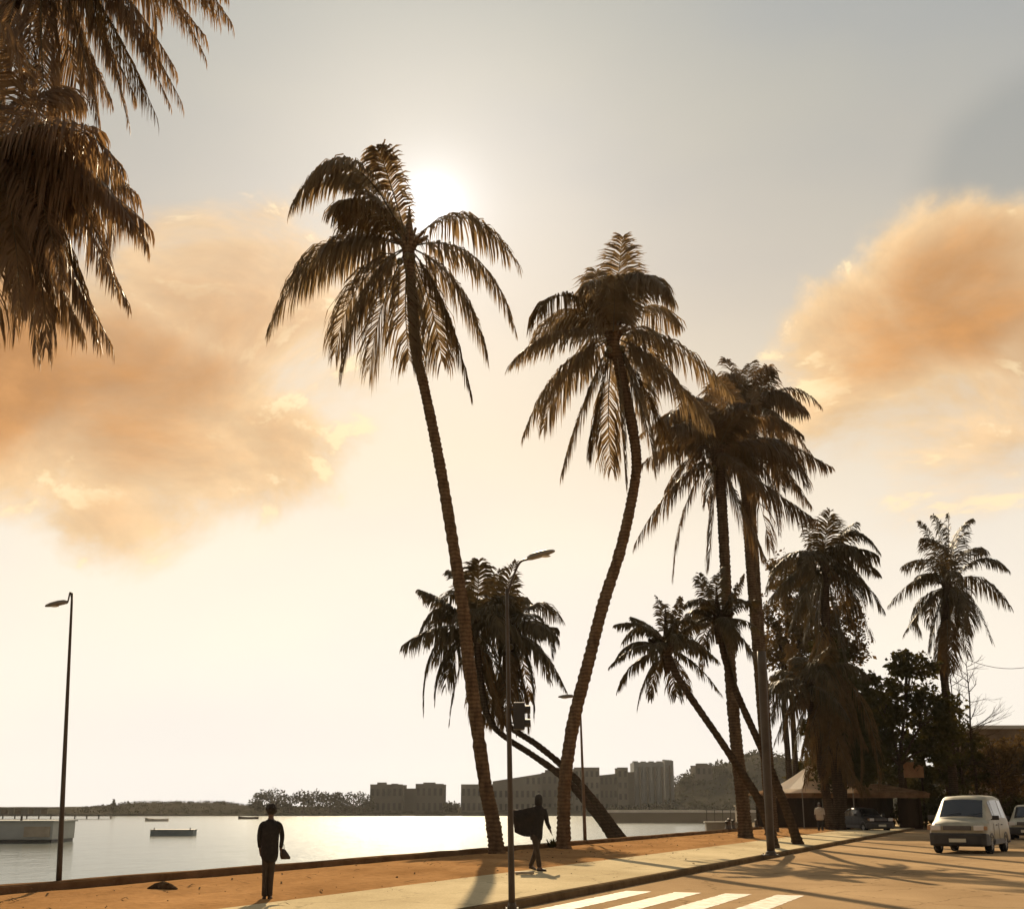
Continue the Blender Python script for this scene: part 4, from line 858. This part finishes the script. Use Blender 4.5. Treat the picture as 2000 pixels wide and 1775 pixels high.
# ------------------------------------------------------------------ vehicles
def wheel(parent, x, y, rad=.31, w=.2):
    t = MB(); n = 22; rs = []
    for (q, rr) in ((-.5, .62), (-.5, .9), (-.38, 1), (.38, 1), (.5, .9), (.5, .62)):
        rs.append([(x + q * w, y + math.cos(2 * math.pi * k / n) * rr * rad, rad + math.sin(2 * math.pi * k / n) * rr * rad) for k in range(n)])
    t.rings(rs, cap=False); wo = t.build('wheel', 'rubber', parent, smooth=True)
    h = MB(); sg = 1 if x > 0 else -1
    h.tube([(x - w * .42, y, rad), (x + w * .42, y, rad)], rad * .63, 18)
    for k in range(6):
        a = k * math.pi / 3; h.box((x + sg * w * .44, y + math.cos(a) * rad * .36, rad + math.sin(a) * rad * .36), (.03, rad * .2, rad * .2))
    h.tube([(x + sg * w * .4, y, rad), (x + sg * w * .52, y, rad)], rad * .14, 8); h.build('rim', 'rim', wo)
def vehicle(label, loc, rz, st, paint, lower, group, name='parked_car', cat='car', wheels=(.85, 3.2), Wd=.84, belt=1.0, glass=None, ws=None, rear=None, band=.30, sx=1.0):
    """st: stations (y, z_low, z_belt, z_top, half width at roof), front first; the front faces -y"""
    r = empty(name, loc, rz, label, cat, group); r.scale = (sx, 1.0, 1.0)
    def sec(s, ex=0.0, lo=False):
        y, zl, zb, zt, wr = s[:5]; f = s[5] if len(s) > 5 else 1.0; W = Wd * f
        return [(-W * .93, y, zl), (-W, y, zl + .16), (-W, y, lerp(zl, zb, .62)), (-W * .97, y, zb), (-wr * f, y, zt - .07), (-wr * .9 * f, y, zt - .015), (-wr * .45 * f, y, zt + .012), (0, y, zt + .02),
                (wr * .45 * f, y, zt + .012), (wr * .9 * f, y, zt - .015), (wr * f, y, zt - .07), (W * .97, y, zb), (W, y, lerp(zl, zb, .62)), (W, y, zl + .16), (W * .93, y, zl)]
    b = MB(); b.rings([sec(s) for s in st]); body = b.build('body', paint, r, smooth=True)
    bv = body.modifiers.new('es', 'EDGE_SPLIT'); bv.split_angle = R(38)
    def on(s0, s1, i0, i1, u0, u1, v0, v1, out=.008):
        """a panel lying on the loft between two stations and two section points"""
        A, Bq = sec(s0), sec(s1)
        def pt(u, v):
            a = Vector(A[i0]).lerp(Vector(A[i1]), v); c = Vector(Bq[i0]).lerp(Vector(Bq[i1]), v); return a.lerp(c, u)
        q = [pt(u0, v0), pt(u1, v0), pt(u1, v1), pt(u0, v1)]; nn = (q[1] - q[0]).cross(q[3] - q[0]).normalized(); cc = sum(q, Vector()) / 4 - Vector((0, 2, .8))
        if nn.dot(cc) < 0: nn = -nn
        return [p + nn * out for p in q]
    for (k0, k1, u0, u1) in glass or ():
        for i0, i1 in ((3, 4), (11, 10)):
            g = MB(); g.quad(*on(st[k0], st[k1], i0, i1, u0, u1, .08, .90)); g.build('side_window', 'car_glass', r)
    def screen(k0, k1, nm, v0=.06, v1=.92):
        A, Bq = sec(st[k0]), sec(st[k1]); g = MB(); vs = []
        y0 = A; rows = 5; idx = list(range(4, 11)); nrm = None
        for j in range(rows + 1):
            v = lerp(v0, v1, j / rows)
            for i in idx:
                p = Vector(A[i]).lerp(Vector(Bq[i]), v); p.x *= .955; vs.append(p)
        nn = (vs[len(idx)] - vs[0]).cross(vs[1] - vs[0]).normalized()
        cc = sum(vs, Vector()) / len(vs) - Vector((0, 2, .6)); nn = nn if nn.dot(cc) > 0 else -nn
        vs = [p + nn * .010 for p in vs]; k = len(idx)
        g.add(vs, [(j * k + i, j * k + i + 1, (j + 1) * k + i + 1, (j + 1) * k + i) for j in range(rows) for i in range(k - 1)]); return g.build(nm, 'car_glass', r, smooth=True)
    wsn = screen(*ws, 'windscreen')
    A = Vector(sec(st[ws[0]])[7]); Bq = Vector(sec(st[ws[1]])[7])
    for s in (-.35, .3):
        q = MB(); q.tube([A.lerp(Bq, .08) + Vector((s - .1, -.03, .02)), A.lerp(Bq, .2) + Vector((s + .35, -.03, .02))], .009, 4); q.build('wiper', 'rubber', wsn)
    if rear: screen(*rear, 'rear_window')
    # lower trim, bumpers, lights, grille, plate, mirrors, handles
    zl = st[0][1]; yf = st[0][0]
    q = MB(); rs = []
    for (yy, ww, z0, z1) in ((yf - .10, Wd * .80, zl - .02, zl + band - .04), (yf - .04, Wd * .97, zl - .06, zl + band), (yf + .25, Wd * 1.015, zl - .06, zl + band - .02), (yf + .42, Wd * 1.015, zl - .04, zl + band - .08)):
        rs.append([(-ww, yy, z0), (ww, yy, z0), (ww, yy, z1), (-ww, yy, z1)])
    q.rings(rs); bevel(q.build('front_bumper', lower, r), .03)
    yl = st[-1][0]; q = MB(); q.box((0, yl + .02, zl + .12), (Wd * 1.98, .2, .3)); bevel(q.build('rear_bumper', lower, r), .03)
    for s in (-1, 1):
        q = MB(); q.box((s * (Wd + .006), (wheels[0] + wheels[1]) / 2, zl + .06), (.05, wheels[1] - wheels[0] - .8, .16)); q.build('sill', lower, r)
        for yw in wheels:
            q = MB(); n = 14; rs = []
            for k in range(n + 1):
                a = math.pi * k / n; rs.append([(s * (Wd + .014), yw + math.cos(a) * .40, .30 + math.sin(a) * .40), (s * (Wd + .014), yw + math.cos(a) * .33, .30 + math.sin(a) * .33), (s * (Wd - .12), yw + math.cos(a) * .33, .30 + math.sin(a) * .33), (s * (Wd - .12), yw + math.cos(a) * .40, .30 + math.sin(a) * .40)])
            q.rings(rs); q.build('wheel_arch', lower, r)
            wheel(r, s * (Wd - .10), yw)
        q = MB(); q.box((s * Wd * .74, yf - .012, zl + band + .17), (.30, .07, .17)); hl = bevel(q.build('headlight', 'headlight', r), .02)
        q = MB(); q.box((s * Wd * .97, yf - .0, zl + band + .17), (.10, .10, .13)); bevel(q.build('indicator', 'tile_roof', hl), .015)
        q = MB(); q.box((s * Wd * .84, yl + .03, zl + .62), (.16, .06, .34)); q.build('tail_light', 'tile_roof', r)
        ym = st[ws[0]][0] + .35; q = MB(); q.box((s * (Wd + .11), ym, belt + .12), (.20, .08, .15)); q.tube([(s * (Wd - .04), ym + .03, belt + .05), (s * (Wd + .05), ym, belt + .10)], .02, 5); bevel(q.build('mirror', lower, r), .02)
        for yd in (wheels[0] + 1.05, wheels[0] + 1.95):
            q = MB(); q.box((s * (Wd + .012), yd, belt - .13), (.03, .16, .03)); q.build('door_handle', lower, r)
            q = MB(); q.box((s * (Wd + .002), yd - .55, belt * .62), (.008, .012, belt * .62)); q.build('door_seam', 'rubber', r)
    q = MB(); q.box((0, yf - .005, zl + band + .17), (Wd * .95, .06, .15)); gr = q.build('grille', 'van_dark', r)
    for k in range(4): s = MB(); s.box((0, yf - .042, zl + band + .115 + k * .037), (Wd * .92, .02, .012)); s.build('slat', 'rim', gr)
    q = MB(); q.box((0, yf - .125, zl + .12), (.50, .02, .12)); q.build('number_plate', 'plate', r)
    q = MB(); q.box((0, 2, zl - .03), (Wd * 1.5, 3.6, .12)); q.build('underbody', 'rubber', r)
    return r
van_st = [(0.0, .33, .70, .92, .74, .95), (.12, .30, .84, 1.04, .76, .99), (.55, .28, 1.00, 1.13, .74, 1.0), (.75, .28, 1.06, 1.18, .74, 1.0), (1.45, .28, 1.10, 1.86, .66), (1.75, .28, 1.12, 1.93, .67), (3.0, .28, 1.12, 1.96, .67), (3.85, .28, 1.10, 1.90, .66), (4.1, .30, 1.05, 1.45, .70), (4.18, .34, .95, 1.05, .78, .97)]
along = math.atan2(-D.x, D.y)
pv = G(1874, 1667)
vehicle('white van parked on the road at the right, facing the camera', (pv.x, pv.y, 0), along + R(-9), van_st, 'van_white', 'van_dark', None, 'parked_van', 'van', (.78, 3.3), .86, 1.08,
        glass=((4, 5, .1, 1), (5, 6, .05, .95), (6, 7, .05, .9)), ws=(3, 4), rear=(7, 8), band=.36, sx=1.14)
car_st = [(0.0, .30, .60, .72, .70, .93), (.2, .26, .72, .82, .74, 1.0), (1.0, .24, .86, .95, .70), (1.1, .24, .88, .99, .70), (1.75, .24, .92, 1.42, .58), (2.6, .24, .93, 1.46, .58), (3.3, .24, .93, 1.38, .58), (3.95, .26, .92, 1.02, .66), (4.1, .30, .80, .92, .70, .96)]
pc = P(2003, 1600, 62)
vehicle('pale car cut off by the right edge of the frame', (pc.x, pc.y, 0), along + R(-4), [(a, b, c, d * 1.12 if d > 1.2 else d, *e) for (a, b, c, d, *e) in car_st], 'van_white', 'van_dark', None, 'parked_car', 'car', (.75, 3.25), .85, .92, glass=((4, 5, .05, .95), (5, 6, .05, .9)), ws=(3, 4), rear=(6, 7))
pc = P(1722, 1616, 79)
vehicle('dark car parked in the shade before the pavilion', (pc.x, pc.y, 0), along + R(35), car_st, 'car_dark', 'van_dark', None, 'parked_car', 'car', (.75, 3.25), .85, .92, glass=((4, 5, .05, .95), (5, 6, .05, .9)), ws=(3, 4), rear=(6, 7))
# ------------------------------------------------------------------ people
def skin_obj(name, vs, es, m, parent, root=0, sub=2):
    me = bpy.data.meshes.new(name); me.from_pydata([v[:3] for v in vs], es, []); o = bpy.data.objects.new(name, me); C.objects.link(o)
    o.modifiers.new('s', 'SKIN'); sl = me.skin_vertices[0].data
    for i, v in enumerate(vs):
        rr = v[3]; sl[i].radius = rr if isinstance(rr, tuple) else (rr, rr); sl[i].use_root = (i == root)
    sd = o.modifiers.new('d', 'SUBSURF'); sd.levels = sub; sd.render_levels = sub
    dg = bpy.context.evaluated_depsgraph_get(); ev = o.evaluated_get(dg); nm = bpy.data.meshes.new_from_object(ev)
    bpy.data.objects.remove(o); bpy.data.meshes.remove(me); nm.name = name; nm.materials.clear(); nm.materials.append(MATS[m])
    nm.polygons.foreach_set('use_smooth', [True] * len(nm.polygons)); return link(name, nm, parent)
def hand(vs, es, wi, w, d, side, curl=.5):
    """palm, four unequal fingers and a thumb from wrist vertex wi; d points along the hand, side across it"""
    w = Vector(w); d = Vector(d).normalized(); side = Vector(side); side = (side - d * side.dot(d)).normalized(); nrm = d.cross(side)
    def add(p, r): vs.append((*p, r)); return len(vs) - 1
    pm = add(w + d * .05, (.022, .032)); es.append((wi, pm))
    for k, (off, ln) in enumerate(((-.028, .062), (-.010, .074), (.009, .070), (.027, .055))):
        a = add(w + d * .088 + side * off, .009); es.append((pm, a))
        b = add(w + d * (.088 + ln * .55) + side * off * 1.1 + nrm * ln * .25 * curl, .008); es.append((a, b))
        c = add(w + d * (.088 + ln * .85) + side * off * 1.1 + nrm * ln * .75 * curl, .007); es.append((b, c))
    t = add(w + d * .035 + side * -.040, .010); es.append((pm, t)); t2 = add(w + d * .075 + side * -.058 + nrm * .015, .008); es.append((t, t2))
def garment(name, secs, m, parent, n=18, jit=.006, seed=1, cap=True):
    """secs: (cx, cy, z, rx, ry)"""
    rnd = random.Random(seed); mb = MB(); rs = []
    ph = [rnd.uniform(0, 6.28) for _ in range(4)]
    for i, (cx, cy, z, rx, ry) in enumerate(secs):
        rs.append([(cx + math.cos(2 * math.pi * k / n) * rx * (1 + jit * 3 * math.sin(5 * 2 * math.pi * k / n + ph[0] + i * .7)), cy + math.sin(2 * math.pi * k / n) * ry * (1 + jit * 4 * math.sin(4 * 2 * math.pi * k / n + ph[1] - i * .5)), z + rnd.uniform(-jit, jit) * (0 if 0 < i < len(secs) - 1 else 1)) for k in range(n)])
    mb.rings(rs, cap); o = mb.build(name, m, parent, smooth=True); sd = o.modifiers.new('d', 'SUBSURF'); sd.levels = 1; sd.render_levels = 1; return o
def sleeve(mb, pts, rad): mb.tube(catmull(pts, 4), [lerp(rad[min(int(i / 4), len(rad) - 1)], rad[min(int(i / 4) + 1, len(rad) - 1)], (i % 4) / 4) for i in range(4 * (len(pts) - 1) + 1)], 10)
def head_parts(vs, es, neck, c, fwd, h):
    """adds skull, jaw, nose and ears to the skin graph; c = head centre, fwd = facing, h = head height"""
    f = Vector(fwd).normalized(); s = f.cross(UP).normalized(); c = Vector(c)
    def add(p, r): vs.append((*p, r)); return len(vs) - 1
    a = add(c - UP * h * .18, (h * .30, h * .33)); es.append((neck, a)); b = add(c + UP * h * .14, (h * .34, h * .38)); es.append((a, b)); t = add(c + UP * h * .36, (h * .20, h * .22)); es.append((b, t))
    j = add(c + f * h * .22 - UP * h * .30, h * .13); es.append((a, j)); nz = add(c + f * h * .40 - UP * h * .02, h * .055); es.append((a, nz))
    for q in (-1, 1): e = add(c + s * (q * h * .36), (h * .05, h * .09)); es.append((b, e))
def face_bits(parent, c, fwd, h):
    f = Vector(fwd).normalized(); s = f.cross(UP).normalized(); c = Vector(c)
    for q in (-1, 1): m = MB(); m.ball(c + f * h * .335 + s * (q * h * .14) + UP * h * .03, h * .045, 8, 6); m.build('eye', 'hair', parent, smooth=True)
    m = MB(); m.ball(c + f * h * .335 - UP * h * .24, (h * .10, h * .03, h * .025), 8, 6); m.build('mouth', 'leather', parent, smooth=True)
def shoe(parent, p, d, m='leather', tilt=0.0):
    p = Vector(p); d = Vector(d).normalized(); s = d.cross(UP).normalized(); mb = MB(); rs = []
    for q, w, hh in ((-.09, .025, .05), (-.06, .036, .10), (0, .038, .095), (.06, .040, .065), (.12, .044, .052), (.165, .036, .042), (.185, .015, .03)):
        c = p + d * q + UP * (math.sin(tilt) * (.18 - q)); rs.append([c - s * w, c - s * w * .9 + UP * hh * .6, c - s * w * .4 + UP * hh, c + s * w * .4 + UP * hh, c + s * w * .9 + UP * hh * .6, c + s * w])
    mb.rings(rs); mb.build('shoe', m, parent, smooth=True)
# person 1: standing on the walkway edge, back to the camera, looking out to sea
p1 = G(521, 1757, K); hscale = (P(521, 1574, p1.y).z - .14) / 1.66
r = empty('person', (p1.x, p1.y, K + .01), R(8), 'person in a dark jacket standing with back turned, looking out over the water', 'person')
r.scale = (hscale * .88, hscale * .88, hscale)
vs = [(0, 0, .90, (.13, .10)), (0, 0, 1.08, (.125, .095)), (0, -.01, 1.26, (.15, .10)), (0, -.01, 1.37, (.11, .075)), (0, .0, 1.44, (.052, .055))]
es = [(0, 1), (1, 2), (2, 3), (3, 4)]
head_parts(vs, es, 4, (0, .02, 1.555), (.1, 1, -.05), .225)
for s in (-1, 1):
    i = len(vs); vs += [(s * .15, -.01, 1.33, .045), (s * (.218 if s < 0 else .252), -.01, 1.12, .036), (s * (.20 if s < 0 else .235), (.10 if s < 0 else .02), .90, .032)]; es += [(3, i), (i, i + 1), (i + 1, i + 2)]
    hand(vs, es, i + 2, vs[i + 2][:3], (0, .35, -1) if s < 0 else (.15, .1, -1), (0, 1, 0))
    i = len(vs); vs += [(s * .075, 0, .84, .085), (s * .055, .01, .47, .062), (s * .05, -.02, .09, .042), (s * .055, .10, .035, (.035, .03))]; es += [(0, i), (i, i + 1), (i + 1, i + 2), (i + 2, i + 3)]
skin_obj('body', vs, es, 'skin', r)
garment('jacket', [(0, -.01, 1.43, .075, .07), (0, -.01, 1.40, .12, .09), (0, -.015, 1.35, .175, .115), (0, -.01, 1.2, .20, .14), (0, 0, 1.05, .19, .135), (.005, 0, .92, .19, .14), (.01, -.005, .80, .195, .145), (.015, -.01, .70, .17, .13), (.02, -.01, .64, .12, .10)], 'cloth_black', r, seed=2)
sl = MB(); sleeve(sl, [(-.11, -.01, 1.36), (-.19, -.012, 1.30), (-.222, -.01, 1.12), (-.205, .06, .93)], [.05, .058, .052, .044]); sl.build('sleeve', 'cloth_black', r, smooth=True)
sl = MB(); sleeve(sl, [(.11, -.01, 1.36), (.20, -.012, 1.30), (.255, -.01, 1.12), (.24, .015, .92)], [.05, .058, .052, .042]); sl.build('sleeve', 'cloth_black', r, smooth=True)
for s in (-1, 1): garment('trouser_leg', [(s * .07, 0, .86, .10, .11), (s * .062, 0, .66, .085, .092), (s * .056, .005, .46, .070, .078), (s * .052, -.012, .25, .064, .072), (s * .05, -.015, .09, .066, .075), (s * .05, -.01, .05, .067, .08)], 'cloth_brown', r, 14, seed=4 + s)
for s in (-1, 1): shoe(r, (s * .055, .03, .0), (s * .12, 1, 0))
hb = MB(); rnd = random.Random(3); hb.ball((0, .0, 1.60), (.105, .115, .105), 14, 10, .07, rnd)
for k in range(46):
    a = rnd.uniform(0, 6.28); t = rnd.uniform(.1, 1.5); d_ = Vector((math.cos(a) * math.sin(t), math.sin(a) * math.sin(t) - .1, math.cos(t))); hb.ball(Vector((0, 0, 1.59)) + d_ * .105, .028, 6, 4, .2, rnd)
hb.build('hair', 'hair', r, smooth=True); face_bits(r, (0, .02, 1.555), (.1, 1, -.05), .225)
# its bag, held in the right hand
hp = Vector((.25, .03, .83)); rw = Matrix.Rotation(R(8), 4, 'Z')
bo = p1 + rw @ (hp * hscale); bo.z += K + .01
bag = empty('handbag', (bo.x, bo.y, bo.z - .24), R(8), 'small dark bag dangling from the right hand of the standing person', 'bag')
m = MB(); rs = []
for z, a_, c_, o_ in ((0, .075, .03, .05), (.03, .085, .04, .045), (.09, .07, .038, .02), (.15, .045, .025, 0), (.17, .02, .014, 0)): rs.append([(o_ + math.cos(k * math.pi / 5) * a_, math.sin(k * math.pi / 5) * c_, z) for k in range(10)])
m.rings(rs); m.build('pouch', 'leather', bag, smooth=True)
m = MB(); m.tube([(-.02, 0, .16), (-.012, 0, .225), (.0, 0, .245), (.012, 0, .225), (.02, 0, .16)], .006, 6); m.build('strap', 'leather', bag)
# person 2: walking, dark hooded cloak blown out to the left
p2 = G(1046, 1701, K); hs = (P(1052, 1551, p2.y).z - K) / 1.80
r = empty('person', (p2.x, p2.y, K + .01), 0, 'person walking in a dark hooded cloak that flares out to the left', 'person'); r.scale = (hs,) * 3
vs = [(.02, 0, .95, (.12, .10)), (.04, 0, 1.14, (.115, .09)), (.06, 0, 1.33, (.14, .095)), (.07, 0, 1.46, (.10, .07)), (.08, 0, 1.54, (.05, .05))]
es = [(0, 1), (1, 2), (2, 3), (3, 4)]
head_parts(vs, es, 4, (.085, .02, 1.665), (.5, .85, 0), .225)
i = len(vs); vs += [(.21, 0, 1.42, .05), (.28, -.02, 1.16, .04), (.36, -.04, .96, .03)]; es += [(3, i), (i, i + 1), (i + 1, i + 2)]; hand(vs, es, i + 2, vs[i + 2][:3], (.35, -.1, -1), (0, 1, 0), .3)
i = len(vs); vs += [(-.06, 0, 1.42, .05), (-.24, -.03, 1.36, .04), (-.44, -.05, 1.40, .03)]; es += [(3, i), (i, i + 1), (i + 1, i + 2)]; hand(vs, es, i + 2, vs[i + 2][:3], (-1, 0, .05), (0, 0, 1), .9)
i = len(vs); vs += [(-.04, -.03, .88, .085), (.03, -.14, .50, .06), (.09, -.05, .10, .040), (.15, -.13, .04, (.03, .03))]; es += [(0, i), (i, i + 1), (i + 1, i + 2), (i + 2, i + 3)]
i = len(vs); vs += [(.08, .03, .88, .085), (.03, .08, .50, .06), (-.11, .16, .12, .040), (-.05, .24, .045, (.03, .03))]; es += [(0, i), (i, i + 1), (i + 1, i + 2), (i + 2, i + 3)]
skin_obj('body', vs, es, 'skin', r)
garment('coat', [(.08, 0, 1.55, .07, .07), (.07, 0, 1.49, .13, .10), (.065, 0, 1.43, .195, .13), (.05, 0, 1.2, .18, .14), (.03, 0, 1.02, .155, .125), (.02, 0, .86, .165, .14), (.02, 0, .74, .15, .13), (.02, 0, .70, .14, .12)], 'cloth_black', r, seed=12)
garment('hood', [(.08, 0, 1.50, .09, .085), (.08, 0, 1.58, .10, .105), (.085, .0, 1.68, .102, .122), (.085, -.005, 1.76, .085, .10), (.085, -.01, 1.80, .045, .05), (.085, -.01, 1.812, .01, .01)], 'cloth_black', r, 16, seed=14)
face_bits(r, (.085, .02, 1.665), (.5, .85, 0), .225)
sl = MB(); sleeve(sl, [(.20, 0, 1.44), (.265, -.015, 1.27), (.29, -.022, 1.13), (.355, -.038, .98)], [.07, .06, .052, .042]); sl.build('sleeve', 'cloth_black', r, smooth=True)
sl = MB(); sleeve(sl, [(-.05, 0, 1.44), (-.16, -.015, 1.38), (-.25, -.03, 1.37), (-.42, -.048, 1.40)], [.07, .06, .052, .042]); sl.build('sleeve', 'cloth_black', r, smooth=True)
cl = MB(); nu, nv = 16, 12; vv = []
for th in (0, 1):
    for i in range(nu + 1):
        u = i / nu
        for j in range(nv + 1):
            v = j / nv; top = lerp(1.52, 1.40, u ** .8); bot = lerp(.82, .90, u) - .06 * math.sin(u * 3.1)
            vv.append((lerp(.04, -.57 + .06 * v, u), -.10 - .05 * math.sin(u * 9 + v * 2) * u - .03 * math.sin(v * 6) + th * .014, lerp(top, bot, v)))
k = (nu + 1) * (nv + 1); ff = []
for th in (0, 1):
    for i in range(nu):
        for j in range(nv): a = th * k + i * (nv + 1) + j; q = (a, a + 1, a + nv + 2, a + nv + 1); ff.append(q if th else q[::-1])
cl.add(vv, ff); cl.build('cloak', 'cloth_black', r, smooth=True)
garment('trouser_leg', [(-.035, -.03, .90, .10, .11), (0, -.09, .68, .085, .09), (.03, -.14, .50, .07, .08), (.06, -.10, .3, .062, .068), (.09, -.05, .12, .06, .066), (.09, -.05, .09, .06, .066)], 'cloth_brown', r, 14, seed=15)
garment('trouser_leg', [(.07, .03, .90, .10, .11), (.055, .05, .68, .085, .09), (.03, .08, .50, .07, .08), (-.04, .12, .3, .062, .068), (-.11, .16, .13, .06, .066), (-.115, .16, .10, .06, .066)], 'cloth_brown', r, 14, seed=16)
shoe(r, (.11, -.07, 0), (.75, -.6, 0)); shoe(r, (-.09, .19, 0), (.6, .8, 0), tilt=.2)
# board and shoe lying on the ground by the walker
a_ = G(1024, 1708, K); m = MB(); m.box((0, 0, .035), (.42, .20, .05)); m.box((-.16, 0, .005), (.03, .2, .02)); m.box((.16, 0, .005), (.03, .2, .02))
o = tag(m.build('board', 'wood_pale'), 'short pale board lying on the walkway at the cloaked person feet', 'board'); o.location = (a_.x, a_.y, K + .012); o.rotation_euler = (0, 0, R(6)); bevel(o, .008)
# person 3: pale shirt, in the shade before the pavilion
p3 = P(1603, 1620, 78); r = empty('person', (p3.x, p3.y, 0.0), R(160), 'distant person in a loose pale shirt standing before the pavilion', 'person'); r.scale = (1.0,) * 3
vs = [(0, 0, .95, (.13, .10)), (0, 0, 1.13, (.125, .095)), (0, 0, 1.33, (.15, .10)), (0, 0, 1.45, (.11, .075)), (0, 0, 1.53, .052)]; es = [(0, 1), (1, 2), (2, 3), (3, 4)]
head_parts(vs, es, 4, (0, .02, 1.645), (.1, 1, 0), .225)
for s in (-1, 1):
    i = len(vs); vs += [(s * .18, 0, 1.42, .055), (s * .24, 0, 1.16, .043), (s * .26, .08, .94, .032)]; es += [(3, i), (i, i + 1), (i + 1, i + 2)]; hand(vs, es, i + 2, vs[i + 2][:3], (0, .3, -1), (0, 1, 0))
    i = len(vs); vs += [(s * .08, 0, .88, .085), (s * .09, s * .06, .50, .06), (s * .10, s * .12, .09, .042), (s * .10, s * .12 + .1, .035, .03)]; es += [(0, i), (i, i + 1), (i + 1, i + 2), (i + 2, i + 3)]
skin_obj('body', vs, es, 'skin', r)
garment('shirt', [(0, 0, 1.52, .08, .07), (0, 0, 1.47, .17, .11), (0, 0, 1.40, .23, .14), (0, 0, 1.2, .24, .16), (0, 0, .95, .23, .16), (0, 0, .78, .22, .16), (0, 0, .74, .21, .15)], 'cloth_pale', r, seed=22)
for s in (-1, 1):
    garment('trouser_leg', [(s * .08, 0, .90, .10, .11), (s * .09, s * .05, .52, .075, .082), (s * .10, s * .12, .10, .065, .072), (s * .10, s * .12, .06, .065, .072)], 'cloth_black', r, 14, seed=24 + s); shoe(r, (s * .10, s * .12 + .02, 0), (0, 1, 0))
    sl = MB(); sleeve(sl, [(s * .18, 0, 1.44), (s * .23, 0, 1.30), (s * .25, 0, 1.18), (s * .255, .03, 1.08)], [.08, .072, .068, .066]); sl.build('sleeve', 'cloth_pale', r, smooth=True)
m = MB(); m.ball((0, -.005, 1.69), (.09, .105, .095), 12, 8, .04); m.build('hair', 'hair', r, smooth=True); face_bits(r, (0, .02, 1.645), (.1, 1, 0), .225)
# ------------------------------------------------------------------ scrub on the far slopes, litter on the sand
def scrub(name, label, n, test, size, seed):
    rnd = random.Random(seed); mb = MB()
    while n:
        y = 416 + 300 * rnd.random() ** 1.4; x = rnd.uniform(-260, 330); px = CX + x / y * F
        if not test(px, y): continue
        n -= 1; c = Vector((x, y, WZ + far_h(x, y) + .3))
        leaf_cloud(mb, c, (size, size, size * .55), 9, size * .8, rnd)
    tag(mb.build(name, 'leaf_far'), label, kind='stuff')
scrub('hill_scrub', 'dark scrub and trees covering the far hill behind the tall palms', 3000, lambda px, y: 1180 < px < 2000, 1.7, 5)
scrub('headland_scrub', 'low dry scrub covering the headland at the left', 1100, lambda px, y: 190 < px < 900 and y < 520, .7, 6)
mb = MB(); rnd = random.Random(8)
for _ in range(900):
    a = rnd.uniform(-22, 70); e = rnd.uniform(.35, E_SAND + .6) if rnd.random() < .8 else rnd.uniform(.35, E_KERB - .3)
    p = L(a, e); z = sandz(a, e) if e < E_SAND else K + .008
    if rnd.random() < .55:
        q = rnd.uniform(.005, .016) + (.02 if rnd.random() < .03 else 0); mb.ball((p.x, p.y, z + q * .3), (q, q * rnd.uniform(.6, 1), q * .6), 5, 4, .25, rnd)
    else:
        t_ = rnd.uniform(0, 6.28); d_ = Vector((math.cos(t_), math.sin(t_), 0)); s_ = Vector((-d_.y, d_.x, 0)) * .016; l = rnd.uniform(.15, .5); q = Vector((p.x, p.y, z + .012))
        mb.add([q - s_, q + s_, q + d_ * l * .6 + s_ + UP * .03, q + d_ * l * .6 - s_ + UP * .03, q + d_ * l + UP * .006], [(0, 1, 2, 3), (3, 2, 4)])
tag(mb.build('ground_litter', 'bark'), 'small stones and dry leaf shreds scattered over the sand', kind='stuff')
# ------------------------------------------------------------------ haze
hz = MB(); hz.box((0, 420, 14), (1500, 1100, 34)); ho = hz.build('haze', 'cable'); ho.data.materials.clear()
hm = bpy.data.materials.new('haze'); hm.use_nodes = True; t = hm.node_tree; t.nodes.clear()
pvn = t.nodes.new('ShaderNodeVolumePrincipled'); pvn.inputs['Color'].default_value = (.95, .92, .88, 1); pvn.inputs['Density'].default_value = .00006; pvn.inputs['Anisotropy'].default_value = .6
om = t.nodes.new('ShaderNodeOutputMaterial'); t.links.new(pvn.outputs[0], om.inputs['Volume']); ho.data.materials.append(hm); tag(ho, kind='stuff')
